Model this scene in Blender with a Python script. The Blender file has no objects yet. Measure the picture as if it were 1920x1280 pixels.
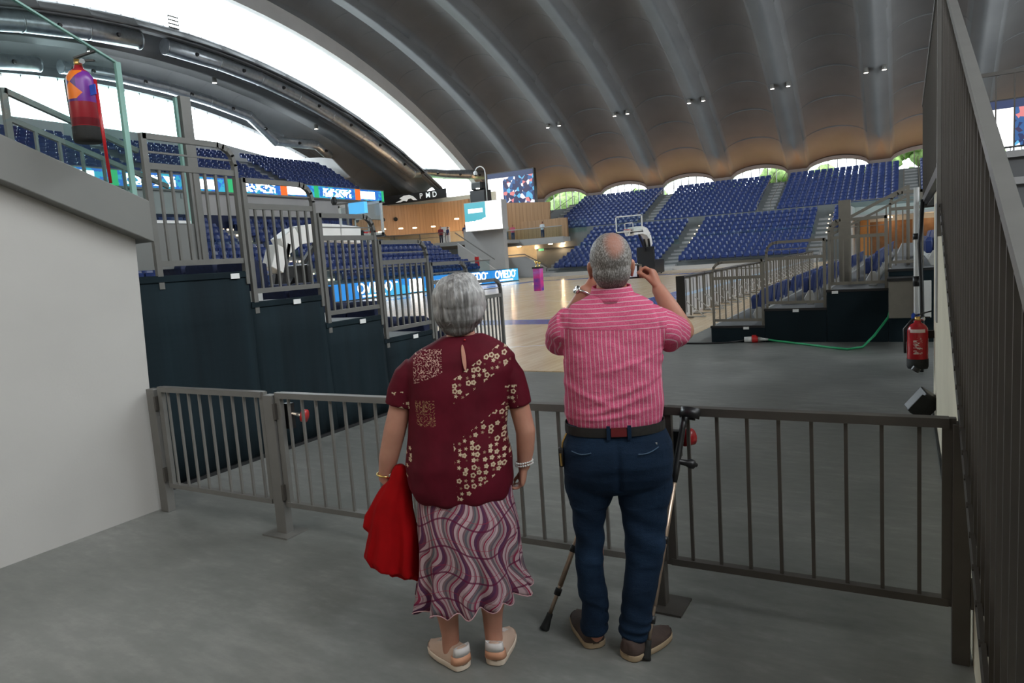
import bpy, bmesh, math, random
from mathutils import Vector, Matrix, noise
random.seed(7)
S = bpy.context.scene
COL = S.collection
R = math.radians

# ------------------------------------------------------------------ camera, sky, lights, exposure
cam = bpy.data.objects.new('camera', bpy.data.cameras.new('camera'))
COL.objects.link(cam)
_X = Vector((0.86895, -0.00166, -0.49489)); _Y = Vector((0.49021, -0.13448, 0.86117)); _Z = Vector((-0.06798, -0.99092, -0.11604))
_r = Vector((_X[0], _Y[0], _Z[0])); _d = Vector((_X[1], _Y[1], _Z[1])); _f = Vector((_X[2], _Y[2], _Z[2]))
_m = Matrix((_r, -_d, -_f)).transposed().to_4x4()
_m.translation = (0, 0, 1.63)
cam.matrix_world = _m
cam.data.sensor_width = 36.0; cam.data.lens = 1300.0 / 1920.0 * 36.0
cam.data.clip_start = 0.05; cam.data.clip_end = 600
S.camera = cam
S.view_settings.view_transform = 'Standard'; S.view_settings.look = 'None'
S.view_settings.gamma = 1.0; S.view_settings.use_curve_mapping = False
S.view_settings.exposure = 0.0
S.cycles.use_denoising = True
S.cycles.sample_clamp_indirect = 6.0
S.cycles.max_bounces = 8
S.cycles.diffuse_bounces = 4
S.cycles.transparent_max_bounces = 16

w = bpy.data.worlds.new('sky'); S.world = w; w.use_nodes = True
w.node_tree.nodes['Background'].inputs[0].default_value = (0.93, 0.975, 1.0, 1)
w.node_tree.nodes['Background'].inputs[1].default_value = 7.0

def area(name, loc, aim, sx, sy, power, color, spread=180):
    l = bpy.data.lights.new(name, 'AREA'); l.shape = 'RECTANGLE'; l.size = sx; l.size_y = sy
    l.energy = power; l.color = color; l.spread = R(spread)
    o = bpy.data.objects.new(name, l); COL.objects.link(o); o.location = loc
    o.rotation_euler = (Vector(aim) - Vector(loc)).to_track_quat('-Z', 'Y').to_euler()
    return o
# daylight pouring through the roof slots and the low arched windows
area('slot_daylight_west', (-49.5, 37, 25.0), (-20, 34, 6), 46, 5, 14000, (0.86, 0.95, 1.0))
area('slot_daylight_east', (18.0, 37, 25.0), (-12, 34, 6), 46, 5, 7000, (0.86, 0.95, 1.0))
area('clerestory_daylight', (-55.5, 30, 16.0), (-30, 30, 6), 38, 3, 5000, (0.86, 0.95, 1.0))
# hidden area light added behind the far stand for the vaults' warm glow
area('warm_strip', (-15, 76.6, 7.9), (-15, 74.5, 14), 60, 0.5, 950, (1.0, 0.50, 0.24))
# warm lamp of the unseen foyer behind the visitors
area('foyer_lamp', (-4.4, -2.6, 3.35), (-4.0, 1.5, 0.0), 4.0, 1.2, 64, (1.0, 0.82, 0.64))
area('foyer_lamp', (-3.4, 0.4, 3.9), (-3.8, 2.4, 0.0), 3.2, 1.0, 27, (1.0, 0.97, 0.92))  # fill light added overhead to brighten the dim foreground
area('stair_lamp', (1.7, 1.0, 4.6), (1.4, 4.0, 1.6), 1.0, 0.8, 60, (0.95, 0.97, 1.0))  # unseen light added above the right stairs to lift the dark risers
def bulb(loc, power, color, rad=0.12):
    l = bpy.data.lights.new('lamp_bulb', 'POINT'); l.energy = power; l.color = color; l.shadow_soft_size = rad
    o = bpy.data.objects.new('lamp_bulb', l); COL.objects.link(o); o.location = loc

# ------------------------------------------------------------------ materials
class NT:
    def __init__(s, name):
        s.m = bpy.data.materials.new(name); s.m.use_nodes = True
        s.t = s.m.node_tree; s.b = s.t.nodes['Principled BSDF']; s.L = s.t.links
    def n(s, typ, **k):
        x = s.t.nodes.new(typ)
        for a, b in k.items(): setattr(x, a, b)
        return x
    def put(s, sock, v):
        if isinstance(v, (int, float)): sock.default_value = v
        elif isinstance(v, (tuple, list)): sock.default_value = (*v, 1) if len(v) == 3 and sock.type == 'RGBA' else v
        else: s.L.new(v, sock)
    def math(s, op, a, b=0.0, c=0.0):
        x = s.n('ShaderNodeMath', operation=op)
        s.put(x.inputs[0], a); s.put(x.inputs[1], b)
        if op in ('MULTIPLY_ADD', 'WRAP', 'PINGPONG', 'COMPARE'): s.put(x.inputs[2], c)
        return x.outputs[0]
    def obj(s):
        c = s.n('ShaderNodeTexCoord'); return c.outputs['Object']
    def xyz(s, v):
        x = s.n('ShaderNodeSeparateXYZ'); s.L.new(v, x.inputs[0]); return x.outputs
    def map(s, v, scale=(1, 1, 1), loc=(0, 0, 0), rot=(0, 0, 0)):
        x = s.n('ShaderNodeMapping'); s.L.new(v, x.inputs[0])
        x.inputs['Scale'].default_value = scale; x.inputs['Location'].default_value = loc; x.inputs['Rotation'].default_value = rot
        return x.outputs[0]
    def noise(s, v, scale, detail=3, rough=0.5, out='Fac'):
        x = s.n('ShaderNodeTexNoise'); s.L.new(v, x.inputs['Vector'])
        x.inputs['Scale'].default_value = scale; x.inputs['Detail'].default_value = detail; x.inputs['Roughness'].default_value = rough
        return x.outputs[out]
    def ramp(s, f, stops, interp='LINEAR'):
        x = s.n('ShaderNodeValToRGB'); s.L.new(f, x.inputs[0]); x.color_ramp.interpolation = interp
        e = x.color_ramp.elements
        while len(e) < len(stops): e.new(0.5)
        for i, (p, c) in enumerate(stops): e[i].position = p; e[i].color = (*c, 1)
        return x.outputs[0]
    def mix(s, f, a, b, mode='MIX'):
        x = s.n('ShaderNodeMix', data_type='RGBA', blend_type=mode)
        s.put(x.inputs[0], f); s.put(x.inputs[6], a); s.put(x.inputs[7], b); return x.outputs[2]
    def step(s, v, a, b):      # 1 where a < v < b
        return s.math('MULTIPLY', s.math('GREATER_THAN', v, a), s.math('LESS_THAN', v, b))
    def AND(s, *a):
        r = a[0]
        for b in a[1:]: r = s.math('MULTIPLY', r, b)
        return r
    def OR(s, *a):
        r = a[0]
        for b in a[1:]: r = s.math('MAXIMUM', r, b)
        return r
    def bump(s, h, strength=0.3, dist=0.01):
        x = s.n('ShaderNodeBump'); s.L.new(h, x.inputs['Height']); x.inputs['Strength'].default_value = strength
        x.inputs['Distance'].default_value = dist; s.L.new(x.outputs[0], s.b.inputs['Normal'])
    def base(s, c): s.put(s.b.inputs['Base Color'], c)
    def set(s, **k):
        for a, v in k.items(): s.put(s.b.inputs[a.replace('_', ' ')], v)
        return s

def simple(name, col, rough=0.5, metal=0.0, var=0.12, scale=6.0, bump=0.0, bscale=None, spec=None):
    t = NT(name); o = t.obj()
    n = t.noise(o, scale, 4)
    lo = tuple(c * (1 - var) for c in col); hi = tuple(min(1, c * (1 + var)) for c in col)
    t.base(t.ramp(n, [(0.3, lo), (0.7, hi)])); t.set(Roughness=rough, Metallic=metal)
    if spec is not None: t.b.inputs['Specular IOR Level'].default_value = spec
    if bump: t.bump(t.noise(o, bscale or scale * 6, 3), bump)
    return t.m
def emis(name, col, strength):
    t = NT(name); t.base(col); t.set(Emission_Color=col, Emission_Strength=strength, Roughness=0.6); return t.m

M = {}
M['steel'] = simple('painted_grey_steel', (0.185, 0.180, 0.168), 0.42, 0.25, 0.06, 9)
M['steel_dark'] = simple('dark_bronze_steel', (0.082, 0.074, 0.065), 0.42, 0.3, 0.07, 9)
M['steel_tan'] = simple('warm_grey_steel', (0.19, 0.172, 0.14), 0.45, 0.1, 0.06, 9)
M['galv'] = simple('galvanised_duct', (0.42, 0.45, 0.48), 0.32, 0.85, 0.15, 3)
M['black'] = simple('black_plastic', (0.012, 0.012, 0.013), 0.38, 0, 0.1, 20)
M['rubber'] = simple('black_rubber', (0.010, 0.011, 0.010), 0.75, 0, 0.2, 40, 0.2)
M['plaster'] = simple('white_plaster', (0.48, 0.465, 0.44), 0.75, 0, 0.045, 1.6, 0.06, 60)
M['plaster_warm'] = simple('cream_plaster', (0.66, 0.60, 0.46), 0.75, 0, 0.06, 2.2, 0.08, 50)
M['cap'] = simple('grey_fascia', (0.20, 0.20, 0.19), 0.55, 0.1, 0.05, 2)
M['drape'] = None
M['shellc'] = None
M['step'] = simple('dark_step', (0.13, 0.135, 0.14), 0.6, 0, 0.12, 4)
M['nosing'] = simple('grey_step_nosing', (0.36, 0.36, 0.36), 0.6, 0, 0.1, 8)
M['conc'] = simple('stand_concrete', (0.17, 0.185, 0.185), 0.7, 0, 0.12, 1.2)
M['conc_light'] = simple('pale_fascia', (0.48, 0.47, 0.46), 0.7, 0, 0.05, 0.8)
M['white'] = simple('white_paint', (0.78, 0.78, 0.76), 0.4, 0, 0.03, 5)
M['card'] = simple('white_card', (0.85, 0.85, 0.83), 0.6, 0, 0.03, 5)
M['seat'] = simple('blue_seat_plastic', (0.024, 0.046, 0.17), 0.34, 0, 0.15, 3)
M['seat_dark'] = simple('navy_seat_fabric', (0.012, 0.02, 0.065), 0.75, 0, 0.2, 30)
M['seatmetal'] = simple('seat_bracket', (0.5, 0.5, 0.48), 0.4, 0.4, 0.1, 10)
M['red'] = simple('extinguisher_red', (0.42, 0.012, 0.018), 0.25, 0, 0.1, 6)
M['redplastic'] = simple('red_plastic', (0.55, 0.02, 0.02), 0.35, 0, 0.1, 8)
M['brass'] = simple('brass', (0.65, 0.42, 0.14), 0.3, 0.95, 0.1, 20)
M['gold'] = simple('gold', (0.85, 0.6, 0.2), 0.25, 0.95, 0.05, 20)
M['chrome'] = simple('chrome', (0.75, 0.75, 0.74), 0.18, 1.0, 0.05, 20)
M['alu'] = simple('bronze_aluminium_tube', (0.62, 0.47, 0.36), 0.3, 0.8, 0.08, 30)
M['woodwall'] = None
M['brown'] = simple('brown_door', (0.22, 0.10, 0.035), 0.5, 0, 0.2, 3)
M['orange'] = simple('orange_door_frame', (0.60, 0.28, 0.08), 0.5, 0, 0.08, 3)
M['bark'] = simple('tree_bark', (0.10, 0.07, 0.045), 0.9, 0, 0.3, 6, 0.4)
M['leaf'] = simple('tree_leaves', (0.12, 0.19, 0.05), 0.7, 0, 0.5, 2.5)
M['lawn'] = simple('lawn', (0.10, 0.20, 0.05), 0.9, 0, 0.4, 0.6)
M['pad'] = simple('white_vinyl_padding', (0.80, 0.79, 0.76), 0.5, 0, 0.05, 2, 0.05)
M['green'] = simple('green_cable', (0.03, 0.42, 0.17), 0.45, 0, 0.1, 30)
M['blue_tape'] = simple('blue_tape', (0.03, 0.10, 0.55), 0.5, 0, 0.1, 30)
M['skinL'] = None

def glass(name, tint=(0.90, 0.97, 0.96), alpha=0.12, rough=0.03):
    t = NT(name); t.t.nodes.remove(t.b)
    tr = t.n('ShaderNodeBsdfTransparent'); tr.inputs[0].default_value = (*tint, 1)
    gl = t.n('ShaderNodeBsdfGlossy'); gl.inputs['Roughness'].default_value = rough; gl.inputs[0].default_value = (0.9, 1.0, 0.98, 1)
    ge = t.n('ShaderNodeNewGeometry'); dp = t.n('ShaderNodeVectorMath', operation='DOT_PRODUCT')
    t.L.new(ge.outputs['Incoming'], dp.inputs[0]); t.L.new(ge.outputs['Normal'], dp.inputs[1])
    g_ = t.math('SUBTRACT', 1.0, t.math('ABSOLUTE', dp.outputs['Value']))
    f = t.math('MULTIPLY_ADD', t.math('POWER', g_, 5.0), 0.7, alpha * 0.3)
    mx = t.n('ShaderNodeMixShader'); t.L.new(f, mx.inputs[0]); t.L.new(tr.outputs[0], mx.inputs[1]); t.L.new(gl.outputs[0], mx.inputs[2])
    t.L.new(mx.outputs[0], t.t.nodes['Material Output'].inputs[0]); return t.m
M['glass'] = glass('clear_glass')
M['glass_win'] = glass('window_glass', (0.97, 0.99, 1.0), 0.02)
M['glass_edge'] = simple('green_glass_edge', (0.30, 0.50, 0.44), 0.15, 0, 0.15, 4)

# shell concrete (fair-faced, faint staining)
t = NT('roof_concrete'); o = t.obj()
n1 = t.noise(t.map(o, (0.25, 0.06, 0.25)), 1.0, 5); n2 = t.noise(o, 0.5, 4)
t.base(t.ramp(t.math('MULTIPLY_ADD', n1, 0.6, t.math('MULTIPLY', n2, 0.4)), [(0.3, (0.125, 0.130, 0.135)), (0.7, (0.175, 0.180, 0.183))])); t.set(Roughness=0.7)
M['shellc'] = t.m

# polished concrete floor
t = NT('polished_concrete'); o = t.obj()
n1 = t.noise(o, 0.9, 6, 0.6); n2 = t.noise(t.map(o, (1, 3, 1), rot=(0, 0, 0.5)), 4, 5, 0.65); n3 = t.noise(o, 22, 3)
mot = t.math('MULTIPLY_ADD', n1, 0.45, t.math('MULTIPLY_ADD', n2, 0.45, t.math('MULTIPLY', n3, 0.10)))
c0 = t.ramp(mot, [(0.34, (0.135, 0.141, 0.132)), (0.52, (0.190, 0.194, 0.182)), (0.68, (0.285, 0.285, 0.268))])
x, y, z = t.xyz(o)
# thin tyre scuffs
wv = t.n('ShaderNodeTexWave'); t.L.new(t.map(o, (0.35, 0.8, 1), rot=(0, 0, 0.8)), wv.inputs[0]); wv.inputs['Scale'].default_value = 0.55; wv.inputs['Distortion'].default_value = 14; wv.inputs['Detail'].default_value = 1.5; wv.inputs['Detail Scale'].default_value = 0.6
sc = t.AND(t.math('GREATER_THAN', wv.outputs['Fac'], 0.9965), t.math('GREATER_THAN', n1, 0.5))
dust = t.AND(t.math('GREATER_THAN', t.noise(t.map(o, (1, 1, 1)), 36, 2), 0.74), 1.0)
big = t.noise(t.map(o, (.5, .5, 1)), .9, 3)
c1 = t.mix(t.math('MULTIPLY', t.math('MAXIMUM', t.math('SUBTRACT', big, .5), 0.0), 1.6), c0, (0.30, 0.30, 0.285))
c1 = t.mix(t.math('MULTIPLY', t.math('GREATER_THAN', t.noise(o, 55, 2), 0.755), 0.35), c1, (0.34, 0.34, 0.32))
t.base(c1); t.set(Roughness=t.math('MULTIPLY_ADD', n1, 0.26, 0.24)); t.b.inputs['Specular IOR Level'].default_value = 0.45
t.bump(n3, 0.04, 0.004)
M['floor'] = t.m

# court: maple boards, blue border, white lines
CX = -15.25
t = NT('court_maple'); o = t.obj(); x, y, z = t.xyz(o)
br = t.n('ShaderNodeTexBrick'); t.L.new(t.map(o, (1, 1, 1), rot=(0, 0, R(90))), br.inputs[0])
br.inputs['Scale'].default_value = 1.0; br.inputs['Brick Width'].default_value = 2.4; br.inputs['Row Height'].default_value = 0.13
br.inputs['Mortar Size'].default_value = 0.003; br.inputs['Color1'].default_value = (0.78, 0.60, 0.39, 1); br.inputs['Color2'].default_value = (0.66, 0.47, 0.28, 1); br.inputs['Mortar'].default_value = (0.32, 0.20, 0.10, 1)
c = t.mix(0.35, br.outputs[0], t.ramp(t.noise(t.map(o, (4, 0.4, 1)), 1.5, 4), [(0.3, (0.62, 0.44, 0.26)), (0.7, (0.80, 0.62, 0.41))]))
ax = t.math('ABSOLUTE', t.math('SUBTRACT', x, CX)); ay = t.math('ABSOLUTE', t.math('SUBTRACT', y, 30.3))
inout = t.AND(t.math('LESS_THAN', ax, 8.75), t.math('LESS_THAN', ay, 15.1))
inin = t.AND(t.math('LESS_THAN', ax, 7.5), t.math('LESS_THAN', ay, 13.9))
c = t.mix(t.math('SUBTRACT', inout, inin), c, (0.02, 0.085, 0.38))
l1 = t.math('SUBTRACT', inin, t.AND(t.math('LESS_THAN', ax, 7.44), t.math('LESS_THAN', ay, 13.84)))
l2 = t.AND(t.math('LESS_THAN', ay, 0.03), inin)
def circ(cx, cy, r):
    d = t.math('SQRT', t.math('ADD', t.math('POWER', t.math('SUBTRACT', x, cx), 2.0), t.math('POWER', t.math('SUBTRACT', y, cy), 2.0)))
    return t.step(d, r - 0.03, r + 0.03)
kx = t.AND(t.step(ax, 2.4, 2.46), t.step(ay, 8.1, 14.0)); ky = t.AND(t.step(ay, 8.1, 8.16), t.math('LESS_THAN', ax, 2.45))
c = t.mix(t.math('MULTIPLY', t.OR(l1, l2, circ(CX, 30.3, 1.8), t.AND(circ(CX, 17.8, 6.75), inin), t.AND(circ(CX, 42.8, 6.75), inin), kx, ky, t.AND(circ(CX, 30.3, 21.0), t.math('GREATER_THAN', ay, 15.2))), 0.85), c, (0.75, 0.75, 0.72))
t.base(c); t.set(Roughness=0.24, Coat_Weight=0.25, Coat_Roughness=0.15)
M['court'] = t.m

# drape cloth
t = NT('dark_teal_drape'); o = t.obj()
f = t.noise(t.map(o, (1, 3.2, 0.25)), 1.6, 3); g = t.noise(t.map(o, (1, 0.6, 6)), 2.2, 3)
t.base(t.ramp(f, [(0.3, (0.006, 0.012, 0.016)), (0.7, (0.010, 0.021, 0.027))])); t.set(Roughness=0.85)
t.bump(t.math('MULTIPLY_ADD', f, 0.7, t.math('MULTIPLY', g, 0.4)), 0.35, 0.03); t.b.inputs['Specular IOR Level'].default_value = 0.2; M['drape'] = t.m

# slatted wood wall
t = NT('vertical_wood_cladding'); o = t.obj(); x, y, z = t.xyz(o)
s_ = t.noise(t.map(o, (6, 6, 0.12)), 1.2, 4)
gr = t.math('LESS_THAN', t.math('FRACT', t.math('MULTIPLY', t.math('ADD', x, y), 2.2)), 0.06)
t.base(t.mix(gr, t.ramp(s_, [(0.3, (0.33, 0.19, 0.095)), (0.7, (0.45, 0.27, 0.14))]), (0.22, 0.13, 0.06))); t.set(Roughness=0.5); M['woodwall'] = t.m

# skin
def skin(name, a, b, red=(0.5, 0.16, 0.12)):
    t = NT(name); o = t.obj()
    n = t.noise(o, 9, 4); n2 = t.noise(o, 45, 3)
    c = t.ramp(n, [(0.32, a), (0.68, b)]); c = t.mix(t.math('MULTIPLY', t.math('GREATER_THAN', n2, 0.66), 0.12), c, red)
    t.base(c); t.set(Roughness=0.5, Subsurface_Weight=0.08, Subsurface_Scale=0.02)
    t.b.inputs['Subsurface Radius'].default_value = (1, 0.35, 0.2)
    t.bump(t.noise(o, 120, 2), 0.12, 0.002); return t.m
M['skin_w'] = skin('fair_skin', (0.46, 0.21, 0.145), (0.56, 0.28, 0.195))
M['skin_m'] = skin('tanned_skin', (0.43, 0.18, 0.115), (0.52, 0.24, 0.16))

# ------------------------------------------------------------------ mesh helpers
class MB:
    def __init__(s): s.v = []; s.f = []
    def add(s, vs, fs):
        k = len(s.v); s.v += [tuple(v) for v in vs]; s.f += [tuple(i + k for i in f) for f in fs]; return s
    def box(s, a, b):
        (x0, y0, z0), (x1, y1, z1) = a, b
        return s.add([(x0, y0, z0), (x1, y0, z0), (x1, y1, z0), (x0, y1, z0), (x0, y0, z1), (x1, y0, z1), (x1, y1, z1), (x0, y1, z1)],
                     [(0, 3, 2, 1), (4, 5, 6, 7), (0, 1, 5, 4), (1, 2, 6, 5), (2, 3, 7, 6), (3, 0, 4, 7)])
    def cbox(s, c, d, M_=None):
        k = len(s.v)
        h = [v / 2 for v in d]; s.box([-v for v in h], h)
        for i in range(k, len(s.v)):
            p = Vector(s.v[i])
            if M_: p = M_ @ p
            s.v[i] = tuple(p + Vector(c))
        return s
    def bar(s, a, b, w_, h_, up=(0, 0, 1)):      # rectangular bar from a to b, w_ sideways, h_ along up
        a = Vector(a); b = Vector(b); d = (b - a).normalized(); u = Vector(up)
        if abs(d.dot(u)) > 0.99: u = Vector((0, 1, 0))
        sd = d.cross(u).normalized(); u = sd.cross(d).normalized(); vs = []
        for p in (a, b):
            for i, j in ((-1, -1), (1, -1), (1, 1), (-1, 1)): vs.append(p + sd * (i * w_ / 2) + u * (j * h_ / 2))
        return s.add(vs, [(0, 1, 2, 3), (7, 6, 5, 4), (0, 4, 5, 1), (1, 5, 6, 2), (2, 6, 7, 3), (3, 7, 4, 0)])
    def rings(s, rs, caps=True):
        n = len(rs[0]); k = len(s.v)
        vs = [p for r in rs for p in r]; fs = []
        for i in range(len(rs) - 1):
            for j in range(n):
                a = i * n + j; b = i * n + (j + 1) % n
                fs.append((a, b, b + n, a + n))
        if caps: fs.append(tuple(range(n - 1, -1, -1))); fs.append(tuple((len(rs) - 1) * n + j for j in range(n)))
        return s.add(vs, fs)
    def tube(s, pts, r, seg=8, round_=False):
        pts = [Vector(p) for p in pts]; rr = r if isinstance(r, (list, tuple)) else [r] * len(pts)
        T = []
        for i in range(len(pts)):
            a = pts[max(0, i - 1)]; b = pts[min(len(pts) - 1, i + 1)]; T.append((b - a).normalized())
        u = T[0].orthogonal().normalized(); rs = []
        if round_:
            P, Q, TT = [], [], []
            for a_ in (-85, -55, -28): P.append(pts[0] + T[0] * (rr[0] * math.sin(R(a_)))); Q.append(rr[0] * math.cos(R(a_))); TT.append(T[0])
            P += pts; Q += rr; TT += T
            for a_ in (28, 55, 85): P.append(pts[-1] + T[-1] * (rr[-1] * math.sin(R(a_)))); Q.append(rr[-1] * math.cos(R(a_))); TT.append(T[-1])
            pts, rr, T = P, Q, TT
        for p, q, d in zip(pts, rr, T):
            u = (u - d * u.dot(d)).normalized(); v = d.cross(u)
            rs.append([p + (u * math.cos(2 * math.pi * j / seg) + v * math.sin(2 * math.pi * j / seg)) * q for j in range(seg)])
        return s.rings(rs)
    def lathe(s, prof, c=(0, 0, 0), seg=24):
        return s.rings([[(c[0] + r * math.cos(2 * math.pi * j / seg), c[1] + r * math.sin(2 * math.pi * j / seg), c[2] + z) for j in range(seg)] for r, z in prof])
    def prism(s, poly, axis, a, b):     # poly in the two other axes
        def mk(p, t_):
            return {'x': (t_, p[0], p[1]), 'y': (p[0], t_, p[1]), 'z': (p[0], p[1], t_)}[axis]
        n = len(poly); vs = [mk(p, a) for p in poly] + [mk(p, b) for p in poly]
        fs = [tuple(range(n)), tuple(range(2 * n - 1, n - 1, -1))] + [(i, (i + 1) % n, (i + 1) % n + n, i + n) for i in range(n)]
        return s.add(vs, fs)
    def ell(s, c, r, seg=20, rot=None):
        rs = []
        for i in range(1, seg // 2):
            a = math.pi * i / (seg // 2) - math.pi / 2
            ring = []
            for j in range(seg):
                p = Vector((r[0] * math.cos(a) * math.cos(2 * math.pi * j / seg), r[1] * math.cos(a) * math.sin(2 * math.pi * j / seg), r[2] * math.sin(a)))
                if rot: p = rot @ p
                ring.append(p + Vector(c))
            rs.append(ring)
        return s.rings(rs)
    def mesh(s, name):
        me = bpy.data.meshes.new(name); me.from_pydata(s.v, [], s.f); me.update(); return me
    def build(s, name, mat, parent=None, smooth=False, bevel=0.0, world=False, fix=True):
        me = s.mesh(name)
        if world and parent is not None:
            L = Vector(parent.location); rz = Matrix.Rotation(-parent.rotation_euler.z, 4, 'Z') @ Matrix.Translation(-L)
            me.transform(rz)
        if fix:
            bm = bmesh.new(); bm.from_mesh(me); bmesh.ops.recalc_face_normals(bm, faces=bm.faces); bm.to_mesh(me); bm.free()
        o = bpy.data.objects.new(name, me); COL.objects.link(o)
        me.materials.append(mat if not isinstance(mat, str) else M[mat])
        if smooth:
            me.polygons.foreach_set('use_smooth', [True] * len(me.polygons))
        if bevel:
            b = o.modifiers.new('bevel', 'BEVEL'); b.width = bevel; b.segments = 2; b.limit_method = 'ANGLE'
        if parent is not None: o.parent = parent
        return o

def ering(cx, cy, z, hw, hd, seg=36, p=2.4):
    out = []
    for j in range(seg):
        a = 2 * math.pi * j / seg; c_, s_ = math.cos(a), math.sin(a)
        out.append((cx + hw * math.copysign(abs(c_) ** (2 / p), c_), cy + hd * math.copysign(abs(s_) ** (2 / p), s_), z))
    return out
def remesh(mb, name, mat, parent, voxel=0.006, smooth_it=4, disp=None):
    me = mb.mesh(name)
    bm = bmesh.new(); bm.from_mesh(me); bmesh.ops.recalc_face_normals(bm, faces=bm.faces); bm.to_mesh(me); bm.free()
    o = bpy.data.objects.new(name, me); COL.objects.link(o)
    m_ = o.modifiers.new('r', 'REMESH'); m_.mode = 'VOXEL'; m_.voxel_size = voxel; m_.use_smooth_shade = True
    m2 = o.modifiers.new('s', 'SMOOTH'); m2.factor = 0.5; m2.iterations = smooth_it
    bpy.context.view_layer.update()
    dg = bpy.context.evaluated_depsgraph_get()
    nm = bpy.data.meshes.new_from_object(o.evaluated_get(dg))
    o.modifiers.clear(); o.data = nm; nm.materials.clear(); nm.materials.append(mat if not isinstance(mat, str) else M[mat])
    nm.polygons.foreach_set('use_smooth', [True] * len(nm.polygons))
    if disp:
        nr = [v.normal.copy() for v in nm.vertices]
        for v, n_ in zip(nm.vertices, nr): v.co += n_ * disp(v.co)
        nm.update()
    if parent is not None: o.parent = parent
    return o

def thing(name, label, cat, loc=(0, 0, 0), rz=0.0, group=None):
    o = bpy.data.objects.new(name, None); COL.objects.link(o); o.empty_display_size = 0.1
    o.location = loc; o.rotation_euler = (0, 0, rz); o['label'] = label; o['category'] = cat
    if group: o['group'] = group
    return o
def tag(o, label, cat, group=None, kind=None):
    o['label'] = label; o['category'] = cat
    if group: o['group'] = group
    if kind: o['kind'] = kind
    return o
def struct(name, mb, mat, label=None, cat=None, smooth=False, bevel=0.0):
    o = mb.build(name, mat, None, smooth, bevel); o['kind'] = 'structure'
    if label: o['label'] = label
    if cat: o['category'] = cat
    return o
def dup(root, loc=None, rz=None, label=None, group=None):
    r = root.copy(); COL.objects.link(r)
    if loc is not None: r.location = loc
    if rz is not None: r.rotation_euler = (0, 0, rz)
    if label: r['label'] = label
    if group: r['group'] = group
    for ch in list(root.children):
        c_ = ch.copy(); COL.objects.link(c_); c_.parent = r
        for g_ in ch.children:
            d_ = g_.copy(); COL.objects.link(d_); d_.parent = c_
    return r
def text(body, size, loc, rot, mat, parent=None, name='lettering', ext=0.01, align='CENTER', world=True):
    cu = bpy.data.curves.new(name, 'FONT'); cu.body = body; cu.size = size; cu.extrude = ext; cu.align_x = align; cu.align_y = 'CENTER'
    cu.offset = size * 0.012
    tmp = bpy.data.objects.new(name, cu); COL.objects.link(tmp); bpy.context.view_layer.update()
    me = bpy.data.meshes.new_from_object(tmp.evaluated_get(bpy.context.evaluated_depsgraph_get()))
    bpy.data.objects.remove(tmp); me.materials.clear()
    o = bpy.data.objects.new(name, me); COL.objects.link(o); me.materials.append(mat if not isinstance(mat, str) else M[mat])
    if parent is not None:
        o.parent = parent; loc = tuple(Vector(loc) - Vector(parent.location))
    o.location = loc; o.rotation_euler = rot; return o

# ------------------------------------------------------------------ ground and court
struct('floor', MB().box((-5.8, -6, -0.12), (8, 8.8, 0)).box((-3.5, 8.8, -0.12), (20, 80, 0)).box((-60, 8.8, -0.12), (-35, 80, 0)).box((-60, -12, -0.12), (-5.8, 8.8, 0)).box((-35, 54.5, -0.12), (-3.5, 80, 0)), 'floor', 'polished grey concrete floor of the players entrance', 'floor')
struct('floor_court', MB().box((-35, 8.8, -0.10), (-3.5, 54.5, 0.012)), 'court', 'glossy maple basketball court floor with blue border bands', 'court')
struct('ground', MB().box((-160, 79.2, -0.6), (160, 190, -0.2)), 'lawn', 'green lawn outside beyond the arched windows', 'lawn')

# ------------------------------------------------------------------ the vaulted roof
def zarc(Y, A=24.6, k=0.0066, q=5.5e-7):
    u = Y - 33; return A - k * u * u - q * u ** 4
def shell(name, bands, Y0, Y1, zf, rise, seg=3.2, lo=None, thick=0.35):
    """corrugated vault: list of ('f'|'b', x0, x1) strips, each swept along the arch zf(Y, X)"""
    mb = MB(); ys = []
    n = max(4, int(round((Y1 - Y0) / seg)))
    for i in range(n):
        ys.append((Y0 + (Y1 - Y0) * i / n, 0)); ys.append((Y0 + (Y1 - Y0) * (i + 1) / n, 1))
    for kind, x0, x1 in bands:
        m = 1 if kind == 'f' else 16
        rows = []
        for Y, e in ys:
            row = []
            for j in range(m + 1):
                t_ = j / m; X = x0 + (x1 - x0) * t_; z = zf(Y, X)
                if kind == 'b':
                    rr = rise * (0.93 if e == 0 else 1.03); amp = 0.006 + 0.045 * max(0.0, min(1.0, (abs(Y - 33) - 22) / 22)); rr = rise * (1 + amp if (e == 0) == (Y < 33) else 1 - amp)
                    rr *= 1 - 0.42 * max(0.0, min(1.0, (abs(Y - 33) - 25) / 20))
                    z += rr * (1 - (2 * t_ - 1) ** 2) ** 0.62
                row.append((X, Y, z))
            rows.append(row)
        k = m + 1; vs = [p for r in rows for p in r]; fs = []
        for i in range(len(rows) - 1):
            for j in range(m):
                fs.append((i * k + j, i * k + j + 1, (i + 1) * k + j + 1, (i + 1) * k + j))
        mb.add(vs, fs)
    me = mb.mesh(name); o = bpy.data.objects.new(name, me); COL.objects.link(o); me.materials.append(M['shellc'])
    me.polygons.foreach_set('use_smooth', [True] * len(me.polygons))
    try: me.set_sharp_from_angle(angle=R(16))
    except Exception: pass
    sd = o.modifiers.new('thick', 'SOLIDIFY'); sd.thickness = thick; sd.offset = 1.0
    o['kind'] = 'structure'
    return o
bands = []
RX = [-40.7 + 7.5 * i for i in range(8)]
bands.append(('b', -45.7, -40.7))
for i, x in enumerate(RX[:-1]):
    bands.append(('f', x, x + 1.87)); bands.append(('b', x + 1.87, RX[i + 1]))
bands.append(('f', RX[-1], RX[-1] + 1.0))
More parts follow.
